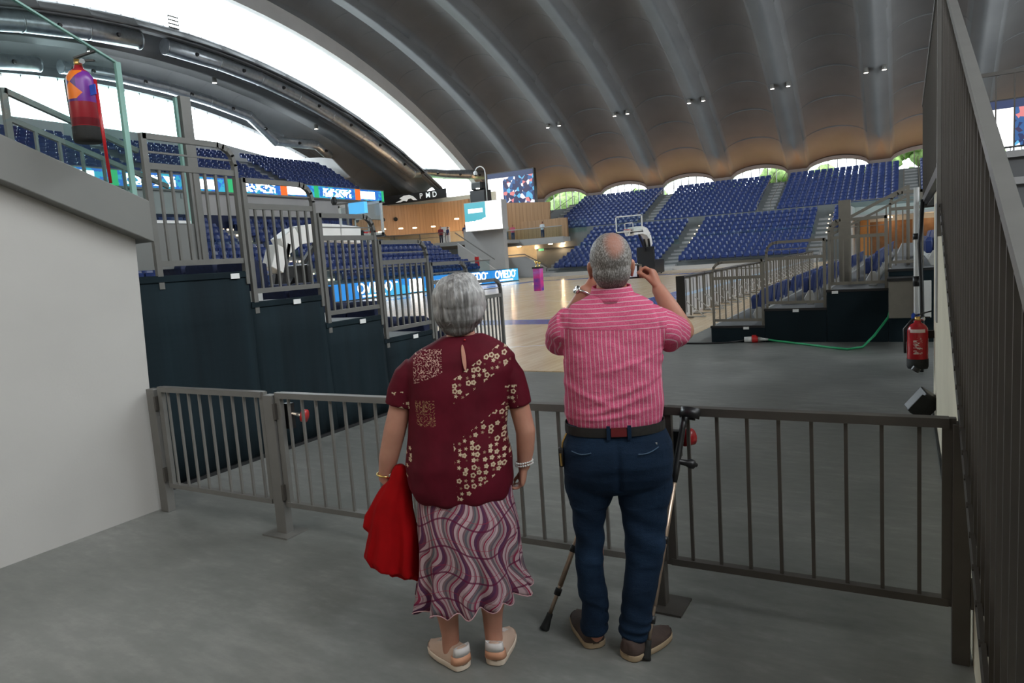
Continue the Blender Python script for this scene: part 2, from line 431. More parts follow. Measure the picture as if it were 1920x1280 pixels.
c_ = shell('ceiling', bands, -14, 78.2, lambda Y, X: zarc(Y), 1.55)
c_['label'] = 'grey corrugated concrete barrel vault roof over the arena'; c_['category'] = 'roof'
def z2(Y, X):
    s_ = (-45.7 - X) / 7.6
    return 19.3 - 1.9 * s_ - 0.0085 * (Y - 33) ** 2
c2 = shell('ceiling_side', [('b', -48.3, -45.9), ('f', -49.9, -48.3), ('b', -53.2, -49.9)], 0, 66, z2, 0.9)
c2['label'] = 'lower grey concrete vault strip beyond the bright roof slot'; c2['category'] = 'roof'
def z3(Y, X):
    s_ = (X - 13.0) / 7.6
    return 19.3 - 1.9 * s_ - 0.0085 * (Y - 33) ** 2
c3 = shell('ceiling_east', [('b', 13.2, 15.6), ('f', 15.6, 17.2), ('b', 17.2, 21)], 0, 66, z3, 0.9)
# arched rims along the slot edges
def arc_strip(name, X0, X1, zf, Ya, Yb, h0, h1, mat='shellc', n=48):
    mb = MB(); rs = []
    for i in range(n + 1):
        Y = Ya + (Yb - Ya) * i / n; z = zf(Y)
        rs.append([(X0, Y, z + h0), (X1, Y, z + h0), (X1, Y, z + h1), (X0, Y, z + h1)])
    mb.rings(rs); return struct(name, mb, mat)
arc_strip('trim_1', -46.3, -45.6, lambda Y: zarc(Y), -2, 77, -1.15, 0.35, 'conc_light')
arc_strip('trim_2', -46.4, -45.9, lambda Y: z2(Y, -45.7), 2, 66, -0.15, 0.5)
arc_strip('trim_3', -53.7, -53.1, lambda Y: z2(Y, -53), 4, 60, -0.5, 0.4)
arc_strip('trim_4', 12.8, 13.3, lambda Y: zarc(Y), -2, 73, -0.75, 0.35)
# slot glazing with thin mullions
def slot_glass(name, X, zlo, zhi, Ya, Yb, n):
    r = thing(name, '', 'window'); del r['label']; del r['category']; r['kind'] = 'structure'
    mb = MB(); N = 40; fs = MB()
    for i in range(N):
        a = Ya + (Yb - Ya) * i / N; b = Ya + (Yb - Ya) * (i + 1) / N
        mb.add([(X, a, zlo(a)), (X, b, zlo(b)), (X, b, zhi(b)), (X, a, zhi(a))], [(0, 1, 2, 3)])
        mb.add([(X + .03, a, zlo(a)), (X + .03, b, zlo(b)), (X + .03, b, zhi(b)), (X + .03, a, zhi(a))], [(3, 2, 1, 0)])
    g = mb.build('pane', 'glass_win', r, fix=False)
    for i in range(n):
        Y = Ya + (Yb - Ya) * (i + 0.5) / n
        if zhi(Y) - zlo(Y) > 0.3: fs.box((X - 0.03, Y - 0.03, zlo(Y)), (X + 0.03, Y + 0.03, zlo(Y) + 0.28))
        if zhi(Y) - zlo(Y) > 0.3: fs.box((X - 0.03, Y - 0.03, zhi(Y) - 0.28), (X + 0.03, Y + 0.03, zhi(Y)))
    fs.build('mullion', 'steel', r); return r
slot_glass('window_1', -46.1, lambda Y: z2(Y, -45.7) + 0.4, lambda Y: zarc(Y) - 0.6, 4, 66, 60)
slot_glass('window_2', -53.4, lambda Y: 12.7, lambda Y: max(12.75, z2(Y, -53) - 0.4), 8, 57.5, 40)
# lunettes at the far end: arched rim, panes, mullions, wall below
k = 3
XB = [(-45.7, -40.7)] + [(x + 1.87, x + 7.5) for x in RX[:-1]]
zs = zarc(78.2)
for i, (xa, xb) in enumerate(XB):
    rim = []; N = 20
    pts = [(xa + (xb - xa) * j / N, zs + 0.86 * (1 - (2 * j / N - 1) ** 2) ** 0.62) for j in range(N + 1)]
    mb = MB(); rs = []
    for (x_, z_) in pts:
        nz = 0.24
        rs.append([(x_, 78.0, z_ - nz), (x_, 78.5, z_ - nz), (x_, 78.5, z_ + 0.12), (x_, 78.0, z_ + 0.12)])
    mb.rings(rs); o = struct('trim_%d' % (5 + i), mb, 'shellc')
    r = thing('window_%d' % k, '', 'w'); del r['label']; del r['category']; r['kind'] = 'structure'; k += 1
    mb = MB(); fr = MB()
    for j in range(N):
        (xa_, za_), (xb_, zb_) = pts[j], pts[j + 1]
        mb.add([(xa_, 78.3, 7.4), (xb_, 78.3, 7.4), (xb_, 78.3, zb_), (xa_, 78.3, za_)], [(0, 1, 2, 3)])
        mb.add([(xa_, 78.33, 7.4), (xb_, 78.33, 7.4), (xb_, 78.33, zb_), (xa_, 78.33, za_)], [(3, 2, 1, 0)])
    mb.build('pane', 'glass_win', r, fix=False)
    for j in (4, 7, 10, 13, 16):
        x_, z_ = pts[j]; fr.box((x_ - 0.035, 78.22, 7.4), (x_ + 0.035, 78.40, z_))
    fr.build('window_frame', 'steel', r)
mb = MB().box((-46, 78.05, 0), (15, 78.4, 7.4))
for x in RX: mb.box((x, 78.05, 7.4), (x + 1.87, 78.4, zs + 0.1))
struct('wall_north', mb, 'shellc')
struct('wall_west', MB().prism([(-12, 0), (70, 0), (70, 11.5), (57, 12.4), (49, 13.0), (43, 13.75), (-12, 13.75)], 'x', -54, -53.3), 'conc_light')
mb = MB().box((-53.5, 66, 0), (-48.3, 66.4, 11.2)).box((-48.3, 66, 0), (-45.5, 66.4, 9.6)).box((-46, 66, 0), (-45.6, 78.4, 9.3))
struct('wall_northwest', mb, 'conc')
struct('wall_east', MB().box((20.5, -12, 0), (21, 80, 14)).box((14.6, 66, 0), (21, 66.4, 16)).box((14.5, 66, 0), (14.9, 78.4, 11)), 'conc')
struct('wall_south', MB().box((-54, -14.4, 0), (21, -14, 12)), 'conc')
# foyer around the camera
struct('wall_foyer', MB().box((-9, -5.2, 0), (5, -5, 3.4)).box((-9.2, -5, 0), (-9, 2.0, 3.4)).box((5, -5, 0), (5.2, 5, 3.4)), 'plaster_warm')
struct('ceiling_foyer', MB().box((-9.2, -5.2, 3.4), (5.2, -1.2, 3.7)), 'plaster')

# downlights hung in pairs in the flat bands
def downlight(label):
    r = thing('downlight', label, 'ceiling light', group='spotlights under the roof ribs')
    MB().lathe([(0.10, 0.42), (0.17, 0.40), (0.19, 0.1), (0.19, 0.0), (0.17, 0.0), (0.165, 0.08), (0.0, 0.08)], seg=16).build('housing', 'steel', r, True)
    MB().lathe([(0.165, 0.02), (0.16, -0.015), (0.0, -0.03)], seg=16).build('lamp_lens', 'lamp', r, True)
    return r
M['lamp'] = emis('lamp_lens', (1.0, 0.93, 0.82), 9.0)
M['lamp_warm'] = emis('warm_lamp_lens', (1.0, 0.72, 0.42), 6.0)
first = None; LW = ['first', 'second', 'third', 'fourth', 'fifth', 'sixth', 'seventh', 'eighth', 'ninth', 'tenth', 'eleventh', 'twelfth']
for i, x in enumerate(RX[1:6]):
    for s_, dx in (('left', 0.25), ('right', 1.6)):
        lb = 'roof spotlight, %s of its pair, %s flat rib right of the screen' % (s_, LW[i])
        p = (x + dx, 68.0, zarc(68) - 0.44)
        if first is None: first = downlight(lb); first.location = p
        else: dup(first, p, None, lb)
for i, (y_, z_) in enumerate([(29.7, 18.3), (39.7, 17.5), (50.7, 14.6)]):
    dup(first, (-49.1, y_, z2(y_, -49.1) - 0.44), None, 'round spotlight on the side vault, ' + ['above the hanging extinguisher', 'halfway along it', 'above the top left seats'][i])

# air ducts slung below the low vault
def duct(label, pts, r_, nozzle_step):
    r = thing('air_duct', label, 'air duct', pts[0], group='round air ducts under the side vault')
    MB().tube(pts, r_, 20).build('pipe', 'galv', r, True, world=True)
    P_ = [Vector(p) for p in pts]; nz = []
    for a, b in zip(P_[:-1], P_[1:]):
        L = (b - a).length; n = max(1, int(L / nozzle_step))
        for j in range(n):
            c = a.lerp(b, (j + 0.5) / n); nz.append((c, (b - a).normalized()))
            c2_ = a.lerp(b, j / n); d = (b - a).normalized() * 0.05
            MB().tube([c2_ - d, c2_ + d], r_ * 1.05, 20).build('joint_ring', 'galv', r, True, world=True)
    for c, d in nz[:24]:
        s_ = Vector((1, 0, -0.15)).normalized()
        MB().tube([c + s_ * (r_ * 0.85), c + s_ * (r_ + 0.14)], [0.17, 0.11], 12).build('nozzle', 'black', r, world=True)
    e = [P_[0], P_[0] + (P_[0] - P_[1]).normalized() * 0.06]
    MB().tube(e, r_ * 1.03, 20).build('end_cap', 'galv', r, world=True)
    return r
def along(X, ys, dz, zf=None): return [(X, y_, (zf or z2)(y_, X) + dz) for y_ in ys]
duct('upper round duct, short length ending beside the bright roof slot', along(-46.4, [12, 16, 20, 24, 28, 31.6][::-1], -0.55), 0.62, 3.5)
duct('long round duct running down beside the bright roof slot to the far corner', along(-46.4, [33.6, 38, 42, 46, 50, 54, 58, 61.5], -0.55) + [(-46.6, 64, 12.0), (-46.3, 67.5, 12.0), (-45.2, 71, 12.05), (-44.5, 73.2, 12.1)], 0.55, 3.0)
duct('lower round duct, short length beside the second glazed slot', along(-51.6, [12, 16, 20, 24, 27.5][::-1], -0.45), 0.5, 4)
duct('long round duct dropping along the second glazed slot above the far left seats', along(-51.6, [29, 33, 37, 41, 45], -0.45) + [(-51.4, 47.6, 14.2), (-51.0, 52.4, 14.3), (-50.8, 54.0, 13.3)], 0.45, 4)
# roof access ladder in the bright slot
r = thing('roof_ladder', 'small dark rung ladder standing in the bright roof slot', 'ladder', (-46.1, 34.3, 19.4))
MB().bar((-46.1, 33.9, 19.3), (-46.1, 33.9, 20.9), .04, .04).bar((-46.1, 34.7, 19.3), (-46.1, 34.7, 20.9), .04, .04).build('rail', 'steel', r, world=True)
for j in range(5): MB().bar((-46.1, 33.9, 19.7 + j * .26), (-46.1, 34.7, 19.7 + j * .26), .08, .08).build('rung', 'steel', r, world=True)

# ------------------------------------------------------------------ seats
def ordn(n):
    W_ = ['first', 'second', 'third', 'fourth', 'fifth', 'sixth', 'seventh', 'eighth', 'ninth', 'tenth', 'eleventh', 'twelfth', 'thirteenth', 'fourteenth', 'fifteenth', 'sixteenth', 'seventeenth', 'eighteenth', 'nineteenth', 'twentieth']
    return W_[n - 1] if n <= 20 else '%dth' % n if n % 10 > 3 or n % 10 == 0 or n in (11, 12, 13) else '%d%s' % (n, {1: 'st', 2: 'nd', 3: 'rd'}[n % 10])
def seat_mb(w_=0.54, detail=True):     # faces -Y, tip-up pan
    mb = MB(); rs = []
    n = 8 if detail else 4
    prof = [(-0.20, 0.02), (-0.13, 0.05), (0.13, 0.05), (0.20, 0.02)]
    for z_, y_, hw in ((0.42, 0.0, 0.20), (0.50, 0.02, 0.235), (0.70, 0.06, 0.235), (0.80, 0.085, 0.225), (0.84, 0.10, 0.19)):
        ring = []
        for j in range(n + 1):
            t_ = -1 + 2 * j / n; ring.append((hw * t_ * w_ / .5, y_ - 0.045 * t_ * t_ * 1.0 + 0.02, z_))
        for j in range(n, -1, -1):
            t_ = -1 + 2 * j / n; ring.append((hw * t_ * w_ / .5, y_ - 0.045 * t_ * t_ + 0.055, z_))
        rs.append(ring)
    mb.rings(rs); return mb
def pan_mb(w_=0.50):
    mb = MB(); rs = []
    for z_, y0, y1, hw in ((0.40, -0.10, 0.0, 0.19), (0.44, -0.16, -0.02, 0.225), (0.56, -0.17, -0.03, 0.225), (0.64, -0.12, -0.04, 0.20)):
        rs.append([(-hw * w_ / .5, y0, z_), (hw * w_ / .5, y0, z_), (hw * w_ / .5, y1, z_), (-hw * w_ / .5, y1, z_)])
    return mb.rings(rs)
whole = MB(); a = seat_mb(); whole.add(a.v, a.f); a = pan_mb(); whole.add(a.v, a.f); whole.box((-.03, -.02, 0), (.03, .04, .45))
seat_me = whole.mesh('spectator_seat'); seat_me.materials.append(M['seat'])
low = MB(); a = seat_mb(detail=False); low.add(a.v, a.f); a = pan_mb(); low.add(a.v, a.f)
seats = []   # x,y,z,rz,stand,row,idx
def block(kind, rows, lo, hi, pitch, stand, key=None):
    n = int((hi - lo) / pitch)
    for r_i, (p, z_) in enumerate(rows):
        off = (hi - lo - n * pitch) / 2
        for i in range(n):
            q = lo + off + (i + 0.5) * pitch
            if kind == 'far': seats.append((q, p, z_, 0.0, stand, r_i + 1, i + 1))
            elif kind == 'left': seats.append((p, q, z_, R(90), stand, r_i + 1, n - i))
            elif kind == 'right': seats.append((p, q, z_, R(-90), stand, r_i + 1, i + 1))
FA = [(54.45 + .88 * i, 0.30 + .28 * i) for i in range(6)]
FB = [(60.3 + .82 * i, 2.05 + .36 * i) for i in range(5)]
FC = [(65.4 + .80 * i, 3.95 + .318 * i) for i in range(12)]
for nm, a_, b_ in (('left block', -26.6, -17.2), ('middle block', -15.7, -6.3)): block('far', FA, a_, b_, .55, 'lowest tier, ' + nm + ', far stand')
for nm, a_, b_ in (('left block', -26.8, -17.0), ('middle block', -15.9, -6.3), ('small block', -5.2, -4.0)): block('far', FB, a_, b_, .55, 'middle tier, ' + nm + ', far stand')
for nm, a_, b_ in (('left block', -32.2, -22.4), ('middle block', -21.2, -11.5), ('right block', -10.2, -0.3), ('end block', 1.0, 3.8)): block('far', FC, a_, b_, .55, 'top tier, ' + nm + ', far stand')
LA = [(-28.6 - .85 * i, 0.75 + .40 * i) for i in range(6)]
LB = [(-34.4 - .80 * i, 3.0 + .42 * i) for i in range(5)]
LC = [(-39.2 - 1.0 * i, 7.2 + .42 * i) for i in range(11)]
for nm, a_, b_ in (('near block', 12.0, 29.0), ('far block', 30.5, 45.5)): block('left', LA, a_, b_, .55, 'lowest tier, ' + nm + ', left stand')
for nm, a_, b_ in (('near block', 12.0, 29.0), ('far block', 30.5, 41.5)): block('left', LB, a_, b_, .55, 'middle tier, ' + nm + ', left stand')
for i_, row in enumerate(LC):
    for nm, a_, b_ in (('near block', 10.0, 27.3), ('middle block', 28.7, 37.4 + .25 * i_), ('far block', 38.9 + .25 * i_, 46.0 + .55 * min(i_, 9))): block('left', [row], a_, b_, .55, '%s:upper tier, %s, left stand' % (i_ + 1, nm))
# which of them show largest in the picture
def project(p):
    c = cam.matrix_world.inverted() @ Vector(p)
    return (960 + 1300 * c.x / -c.z, 640 - 1300 * c.y / -c.z, -c.z)
cand = []
for s_ in seats:
    u, v, d = project((s_[0], s_[1], s_[2] + .6))
    vis = 200 < u < 1700 and 0 < v < 520
    if 806 < u < 912 and v > 513: vis = False
    if 1100 < u < 1190 and v > 450: vis = False
    if u > 1560 and v > 375: vis = False
    if u < 275 and v > 345: vis = False
    if u < 470 and v > 500: vis = False
    if u < 330: vis = False
    if vis: cand.append((d, s_))
cand.sort(key=lambda q: q[0])
show = set(id(q[1]) for q in cand[:300])
bulk = MB(); nb = 0
blu = 'blue stand seats'
for s_ in seats:
    if id(s_) in show:
        o = bpy.data.objects.new('spectator_seat', seat_me); COL.objects.link(o)
        o.location = (s_[0], s_[1], s_[2]); o.rotation_euler = (0, 0, s_[3])
        side = 'from far end' if 'left stand' in s_[4] else 'from its left'
        rn = int(s_[4].split(':')[0]) if ':' in s_[4] else s_[5]
        o['label'] = 'blue seat, %s row, %s %s, %s' % (ordn(rn), ordn(s_[6]), side, s_[4].split(':')[-1])
        o['category'] = 'seat'; o['group'] = blu
    else:
        ca, sa = math.cos(s_[3]), math.sin(s_[3])
        bulk.add([(s_[0] + x * ca - y * sa, s_[1] + x * sa + y * ca, s_[2] + z) for x, y, z in low.v], low.f)
o = bulk.build('stand_seats', 'seat', fix=False); tag(o, 'remaining rows of small blue seats filling the arena stands', 'seats', None, 'stuff')

# ------------------------------------------------------------------ stand structures
def steps_prism(rows, a0, a1, back, kind, base=0.0):
    """stepped solid under rows; rows = [(pos, z)]; pos grows away from the court"""
    mb = MB(); td = abs(rows[1][0] - rows[0][0]); sg = 1 if rows[1][0] > rows[0][0] else -1
    for i, (p, z_) in enumerate(rows):
        f = p - sg * td * 0.62; e = back
        lo_, hi_ = min(f, e), max(f, e)
        zz0 = base if i == 0 else rows[i - 1][1]
        if kind == 'y': mb.box((a0, lo_, zz0), (a1, hi_, z_))
        else: mb.box((lo_, a0, zz0), (hi_, a1, z_))
    return mb
M['conc'].name
r = thing('far_stand', 'stepped grey concrete grandstand with blue seats at the far end', 'grandstand', (-14, 54, 0)); 
steps_prism(FA, -27.3, -5.6, 59.6, 'y').build('lower_tier', 'conc', r, world=True)
steps_prism(FB, -27.3, -3.9, 64.6, 'y').build('middle_tier', 'conc', r, world=True)
steps_prism(FC, -33.6, 14.2, 76.0, 'y', 0).build('upper_tier', 'conc', r, world=True)
MB().box((-27.4, 53.65, 0), (-5.5, 53.85, .32)).build('fascia', 'conc_light', r, world=True)
MB().box((-33.6, 64.55, 2.6), (14.2, 64.8, 4.45)).build('parapet', 'conc', r, world=True)
# aisle steps
def aisle(rows, c, w_, kind, parent, steps=2):
    mb = MB(); nz = MB()
    td = abs(rows[1][0] - rows[0][0]); sg = 1 if rows[1][0] > rows[0][0] else -1
    for i, (p, z_) in enumerate(rows):
        dz = rows[1][1] - rows[0][1]
        f = p - sg * td * 0.62
        for h, q in ((z_ - dz / 2, f - sg * td * .5), ):
            a_, b_ = min(q, f), max(q, f)
            if kind == 'y': mb.box((c - w_ / 2, a_, h - .3), (c + w_ / 2, b_, h))
            else: mb.box((a_, c - w_ / 2, h - .3), (b_, c + w_ / 2, h))
    mb.build('aisle_step', 'nosing', parent, world=True)
for c in (-16.45, -27.1): aisle(FA, c, 1.1, 'y', r)
aisle(FA, -5.9, .9, 'y', r)
for c in (-16.45, -5.75): aisle(FB, c, 1.0, 'y', r)
for c in (-32.9, -21.8, -10.85, .35): aisle(FC, c, 1.0, 'y', r)
# railings and glass fronts on the far stand
gl = MB(); ra = MB()
for a_, b_ in ((-33.4, -27.6), (-26.6, -17.1), (-15.8, -6.3)):
    gl.box((a_, 59.9, 1.9), (b_, 59.93, 2.75)) if a_ > -30 else gl.box((a_, 64.4, 4.0), (b_, 64.43, 5.2))
gl.build('glass_front', 'glass', r, world=True)
for x in (-33.3, -22.4, -21.2, -11.4, -10.3, -.2, .9):
    MB().tube([(x, 64.7, 4.3), (x, 64.7, 5.2), (x, 74.6, 8.5), (x, 74.6, 7.5)], .03, 6).build('aisle_rail', 'steel_tan', r, world=True)
# tiny aisle step lights: dots on the step edges
M['steplight'] = emis('aisle_step_light', (1.0, 0.80, 0.55), 2.2)
mb = MB()
for c, rows, off in [(-32.9, FC, .5), (-21.8, FC, .45), (-10.85, FC, .45), (.35, FC, 0.3)]:
    td = .80
    for p, z_ in rows:
        for h in (0, .5): mb.box((c - off - .05, p - .5 + td * h - .03, z_ + .318 * h - .28), (c - off + .05, p - .5 + td * h + .02, z_ + .318 * h - .2))
for c in (-16.2, -5.5):
    for p, z_ in FB: mb.box((c, p - .5, z_ + .02), (c + .09, p - .42, z_ + .1)).box((c + .3, p - .1, z_ + .2), (c + .39, p - .02, z_ + .28))
o = mb.build('step_light', 'steplight', r, world=True); o['kind'] = 'stuff'

r = thing('left_stand', 'stepped grandstand with blue seats along the left long side', 'grandstand', (-28, 30, 0))
steps_prism(LA, 11.5, 46.0, -38.0, 'x').build('lower_tier', 'conc', r, world=True)
steps_prism(LB, 11.5, 42.4, -38.2, 'x').build('middle_tier', 'conc', r, world=True)
mb = MB()
for i, (p, z_) in enumerate(LC):
    ye = 46.6 + .55 * min(i, 9); mb.box((-53.2 if i == 10 else LC[i + 1][0] + .62, 9.5, 6.6 + .36 * i), (p + .62, ye, z_))
mb.build('upper_tier', 'conc', r, world=True)
MB().box((-38.6, 9, 5.75), (-38.15, 46.2, 7.25)).build('fascia', 'conc_light', r, world=True)
MB().box((-38.3, 8, 0), (-38.2, 42.4, 5.8)).build('rear_wall', 'seat_dark', r, world=True)
aisle(LA, 29.75, 1.2, 'x', r); aisle(LB, 29.75, 1.2, 'x', r); aisle(LC, 28.0, 1.1, 'x', r)
for i in range(10): MB().box((LC[i][0] - .5, 37.5 + .25 * i, LC[i][1] - .05), (LC[i][0] + .4, 38.8 + .25 * i, LC[i][1] + .16)).build('aisle_step', 'nosing', r, world=True)
mb = MB()
for i, (p, z_) in enumerate(LC[:10]):
    for h in (0, .5):
        for k_ in range(3): mb.box((p + .45 - h * 1.0, 37.75 + .25 * i + .4 * k_, z_ - .2 + .42 * h), (p + .50 - h * 1.0, 37.85 + .25 * i + .4 * k_, z_ - .12 + .42 * h))
        for k_ in range(3): mb.box((p + .45 - h * 1.0, 27.6 + .35 * k_, z_ - .2 + .42 * h), (p + .50 - h * 1.0, 27.7 + .35 * k_, z_ - .12 + .42 * h))
for p, z_ in LA + LB:
    for k_ in range(3): mb.box((p + .5, 29.3 + .35 * k_, z_ + .02), (p + .56, 29.42 + .35 * k_, z_ + .12))
o = mb.build('step_light', 'steplight', r, world=True); o['kind'] = 'stuff'
g = MB().box((-28.0, 11.8, .1), (-27.97, 46, 1.75)).box((-33.9, 12, 2.6), (-33.87, 29, 3.9)).box((-33.9, 30.5, 2.6), (-33.87, 42.5, 3.9)); g.build('glass_front', 'glass', r, world=True)
MB().box((-28.1, 11.8, 1.72), (-27.9, 46, 1.80)).box((-28.05, 11.8, 0), (-27.9, 46, .35)).build('glass_rail', 'steel_tan', r, world=True)
# upper side wall beyond the last seats, stepping up to the vault
MB().prism([(-46.5, 10.6), (-53.2, 10.0), (-53.2, 13.2), (-50.0, 12.9), (-48.5, 12.6)], 'y', 51.8, 52.0).build('end_wall', 'conc_light', r, world=True)

# ------------------------------------------------------------------ LED ribbon on the left stand
def led_mat(name, kind):
    t = NT(name); o = t.n('ShaderNodeNewGeometry').outputs['Position']; x, y, z = t.xyz(o)
    if kind == 'ribbon':      # repeated adverts along y
        u = t.math('FRACT', t.math('MULTIPLY', y, 1 / 7.6)); n = t.noise(t.map(o, (1, 2.2, 3.2)), 1.1, 2)
        c = t.mix(t.math('GREATER_THAN', n, 0.52), (0.02, 0.16, 0.62), (0.03, 0.42, 0.62))
        c = t.mix(t.step(u, .62, .70), c, (0.9, 0.16, 0.02)); c = t.mix(t.step(u, .04, .10), c, (0.02, 0.45, 0.16))
        zc = t.math('ABSOLUTE', t.math('SUBTRACT', z, 7.62))
        lump = t.AND(t.OR(t.step(u, .70, .93), t.AND(t.step(u, .16, .56), t.math('GREATER_THAN', t.noise(t.map(o, (1, 3.0, 4)), 1.3, 1), .47))), t.math('LESS_THAN', zc, .30))
        c = t.mix(lump, c, (1, 1, 1)); st = t.math('MULTIPLY_ADD', lump, 2.2, 1.1)
    elif kind == 'board':
        n = t.noise(t.map(o, (1, .25, .5)), 1.0, 1)
        c = t.mix(t.math('GREATER_THAN', n, .58), (0.015, 0.22, 0.62), (0.05, 0.42, 0.75)); st = 1.2
    t.base((0.02, 0.02, 0.02)); t.set(Emission_Color=c, Emission_Strength=st, Roughness=.4); return t.m
M['ribbon'] = led_mat('led_ribbon', 'ribbon'); M['board'] = led_mat('led_board_blue', 'board')
M['white_e'] = emis('white_led', (1, 1, 1), 2.6)
r = thing('led_ribbon', 'long blue and white LED advertising ribbon along upper left stand', 'screen', (-38, 28, 7.2))
MB().box((-38.12, 9, 7.2), (-37.9, 46.2, 8.05)).build('display', 'ribbon', r, world=True)
MB().box((-38.2, 9, 7.08), (-37.88, 46.25, 7.2)).box((-38.2, 9, 8.05), (-37.88, 46.25, 8.12)).build('frame', 'steel', r, world=True)
# perimeter boards with the city name
n = 0
for i, (ya, yb) in enumerate([(17.2, 22.4), (22.6, 27.8), (28.0, 33.2), (33.4, 38.6), (38.8, 43.6), (43.8, 47.8)]):
    pos = ['first', 'second', 'third', 'fourth', 'fifth', 'last'][i]
    r = thing('perimeter_board', 'blue LED board with white lettering on left sideline, %s of row from the near basket' % pos, 'screen', (-26.6, (ya + yb) / 2, 0), group='LED boards along the left sideline')
    MB().box((-26.75, ya, .06), (-26.5, yb, .98)).build('display', 'board', r, world=True)
    MB().box((-26.8, ya, 0), (-26.45, yb, .07)).box((-26.8, ya, .98), (-26.45, yb, 1.01)).build('frame', 'black', r, world=True)
    if i != 3:
        text('OVIEDO', .82, (-26.49, (ya + yb) / 2 + (.25 if i < 5 else 0), .60), (R(90), 0, R(90)), 'white_e', r)
        MB().box((-26.495, (ya + yb) / 2 - .9, .14), (-26.48, (ya + yb) / 2 + 1.1, .24)).build('underline', 'white_e', r, world=True)
        MB().box((-26.495, yb - .7, .78), (-26.48, yb - .35, .86)).build('mark', 'white_e', r, world=True)
    else:
        MB().box((-26.495, ya + .6, .12), (-26.48, ya + 1.9, .9)).build('logo_block', 'white_e', r, world=True)
        text('OVIEDO', .5, (-26.49, (ya + yb) / 2 + 1.1, .5), (R(90), 0, R(90)), 'white_e', r)

# ------------------------------------------------------------------ far left corner: gallery, timber wall, screens
struct('floor_gallery', MB().box((-53.3, 43.2, 3.3), (-38.2, 66, 3.65)).box((-38.2, 52.8, 3.3), (-33.9, 66, 3.65)).box((-33.9, 62, 3.15), (-29.5, 66, 3.62)).box((-39, 61.8, 3.0), (-29.0, 62.1, 3.62)), 'conc_light', 'pale gallery slab at the far left corner', 'floor')
tw = MB(); N = 22; rs = []
for j in range(N + 1):
    a_ = R(185 - 108 * j / N); cx_, cy_ = -42.5, 51.0
    x_ = cx_ + 9.5 * math.cos(a_); y_ = cy_ + 12.5 * math.sin(a_)
    rs.append((x_, y_))
for (xa_, ya_), (xb_, yb_) in zip(rs[:-1], rs[1:]): tw.bar((xa_, ya_, 6.8), (xb_, yb_, 6.8), .25, 3.2)
tw.bar((rs[-1][0], rs[-1][1], 6.1), (-31.6, 64.5, 5.5), .25, 3.5)
struct('wall_timber', tw, 'woodwall', 'curved timber clad wall above the corner gallery', 'wall')
struct('wall_gallery', MB().box((-53, 64.6, 3.6), (-38, 64.9, 9)).box((-52.9, 46, 3.6), (-52.6, 65, 9)).box((-39, 65.5, 0), (-29, 65.8, 3.4)), 'plaster_warm')
struct('wall_gallery_2', MB().box((-38, 63.9, 3.6), (-29.5, 64.2, 5.5)), 'woodwall')
for p_ in ((-45.5, 58.5, 5.2), (-42.5, 61, 5.2), (-39.5, 61.5, 5.2)): bulb(p_, 150, (1.0, 0.68, 0.40))
for p_ in ((-36.5, 64.3, 2.7), (-33.5, 64.3, 2.7), (-30.5, 64.3, 2.7)): bulb(p_, 70, (1.0, 0.68, 0.40))
# ring of round speaker ports in the timber wall
for i in range(6):
    a_ = R(166 - 7.5 * i); x_, y_ = -42.5 + 9.2 * math.cos(a_), 51 + 12.1 * math.sin(a_)
    o = MB().tube([(x_, y_, 0), (x_ + .08 * math.cos(a_ + math.pi), y_ + .1 * math.sin(a_ + math.pi), 0)], .22, 14).build('air_nozzle', 'black'); o.location = (0, 0, 6.9)
    tag(o, 'small round dark air nozzle in the timber wall, %s from the left' % LW[i], 'vent', 'row of round nozzles in the timber wall')
def spot(p, label, grp):
    o = MB().lathe([(0, .10), (.20, .10), (.24, 0), (.18, -.03), (0, -.03)], seg=14).build('ceiling_spot', 'lamp_warm', None, True); o.location = p
    tag(o, label, 'ceiling light', grp); return o
for i, (u, v) in enumerate([(-45.5, 55.0), (-44.6, 56.6), (-43.6, 57.6), (-42.0, 58.6), (-44.8, 53.6)]):
    spot((u, v, 5.55 if i < 4 else 5.2), 'warm round ceiling lamp over the corner gallery, %s from the left stand' % LW[i], 'warm lamps over the corner gallery')
for i, (u, v) in enumerate([(-37.6, 56.4)]): spot((u, v, 5.9), 'warm ceiling lamp right of the gallery pillar beside the cube screen', None)
for i, x in enumerate((-34.6, -31.0, -29.6)): spot((x, 63.0, 2.95), 'warm lamp under the gallery slab, %s from the staircase wall' % LW[i], 'warm lamps under the gallery slab')
struct('pillar', MB().box((-40.7, 57.9, 3.6), (-40.0, 58.6, 5.4)), 'white', 'slim white pillar on the corner gallery', 'pillar')
# sign band
r = thing('sign_band', 'black sign band with white PMD O lettering above the timber wall', 'sign', (-45, 57, 8.8))
mb = MB(); pb = [(-49.6, 60.0), (-47.4, 60.4), (-45.2, 60.5), (-43.2, 60.4), (-41.1, 60.0)]
for p, q in zip(pb[:-1], pb[1:]): mb.bar((p[0], p[1], 8.95), (q[0], q[1], 8.95), .2, .92)
mb.build('band', 'black', r, world=True)
M['sign_white'] = emis('sign_lettering', (0.85, 0.9, 0.9), .35)
for ch, x_ in (('P', -44.35), ('M', -43.45), ('D', -42.6), ('O', -41.65)): text(ch, .78, (x_, 60.12, 8.95), (R(90), 0, 0), 'sign_white', r)
MB().prism([(-46.3 + a_, 8.93 + b_) for a_, b_ in ((-1.5, -.32), (-.6, -.1), (-.9, .08), (-.3, .30), (.4, .32), (.9, .12), (1.4, -.32), (.9, -.28), (.6, -.05), (.2, -.1), (0, -.32), (-.4, -.2), (-.8, -.32))], 'y', 60.1, 60.16).build('animal_emblem', 'sign_white', r, world=True)
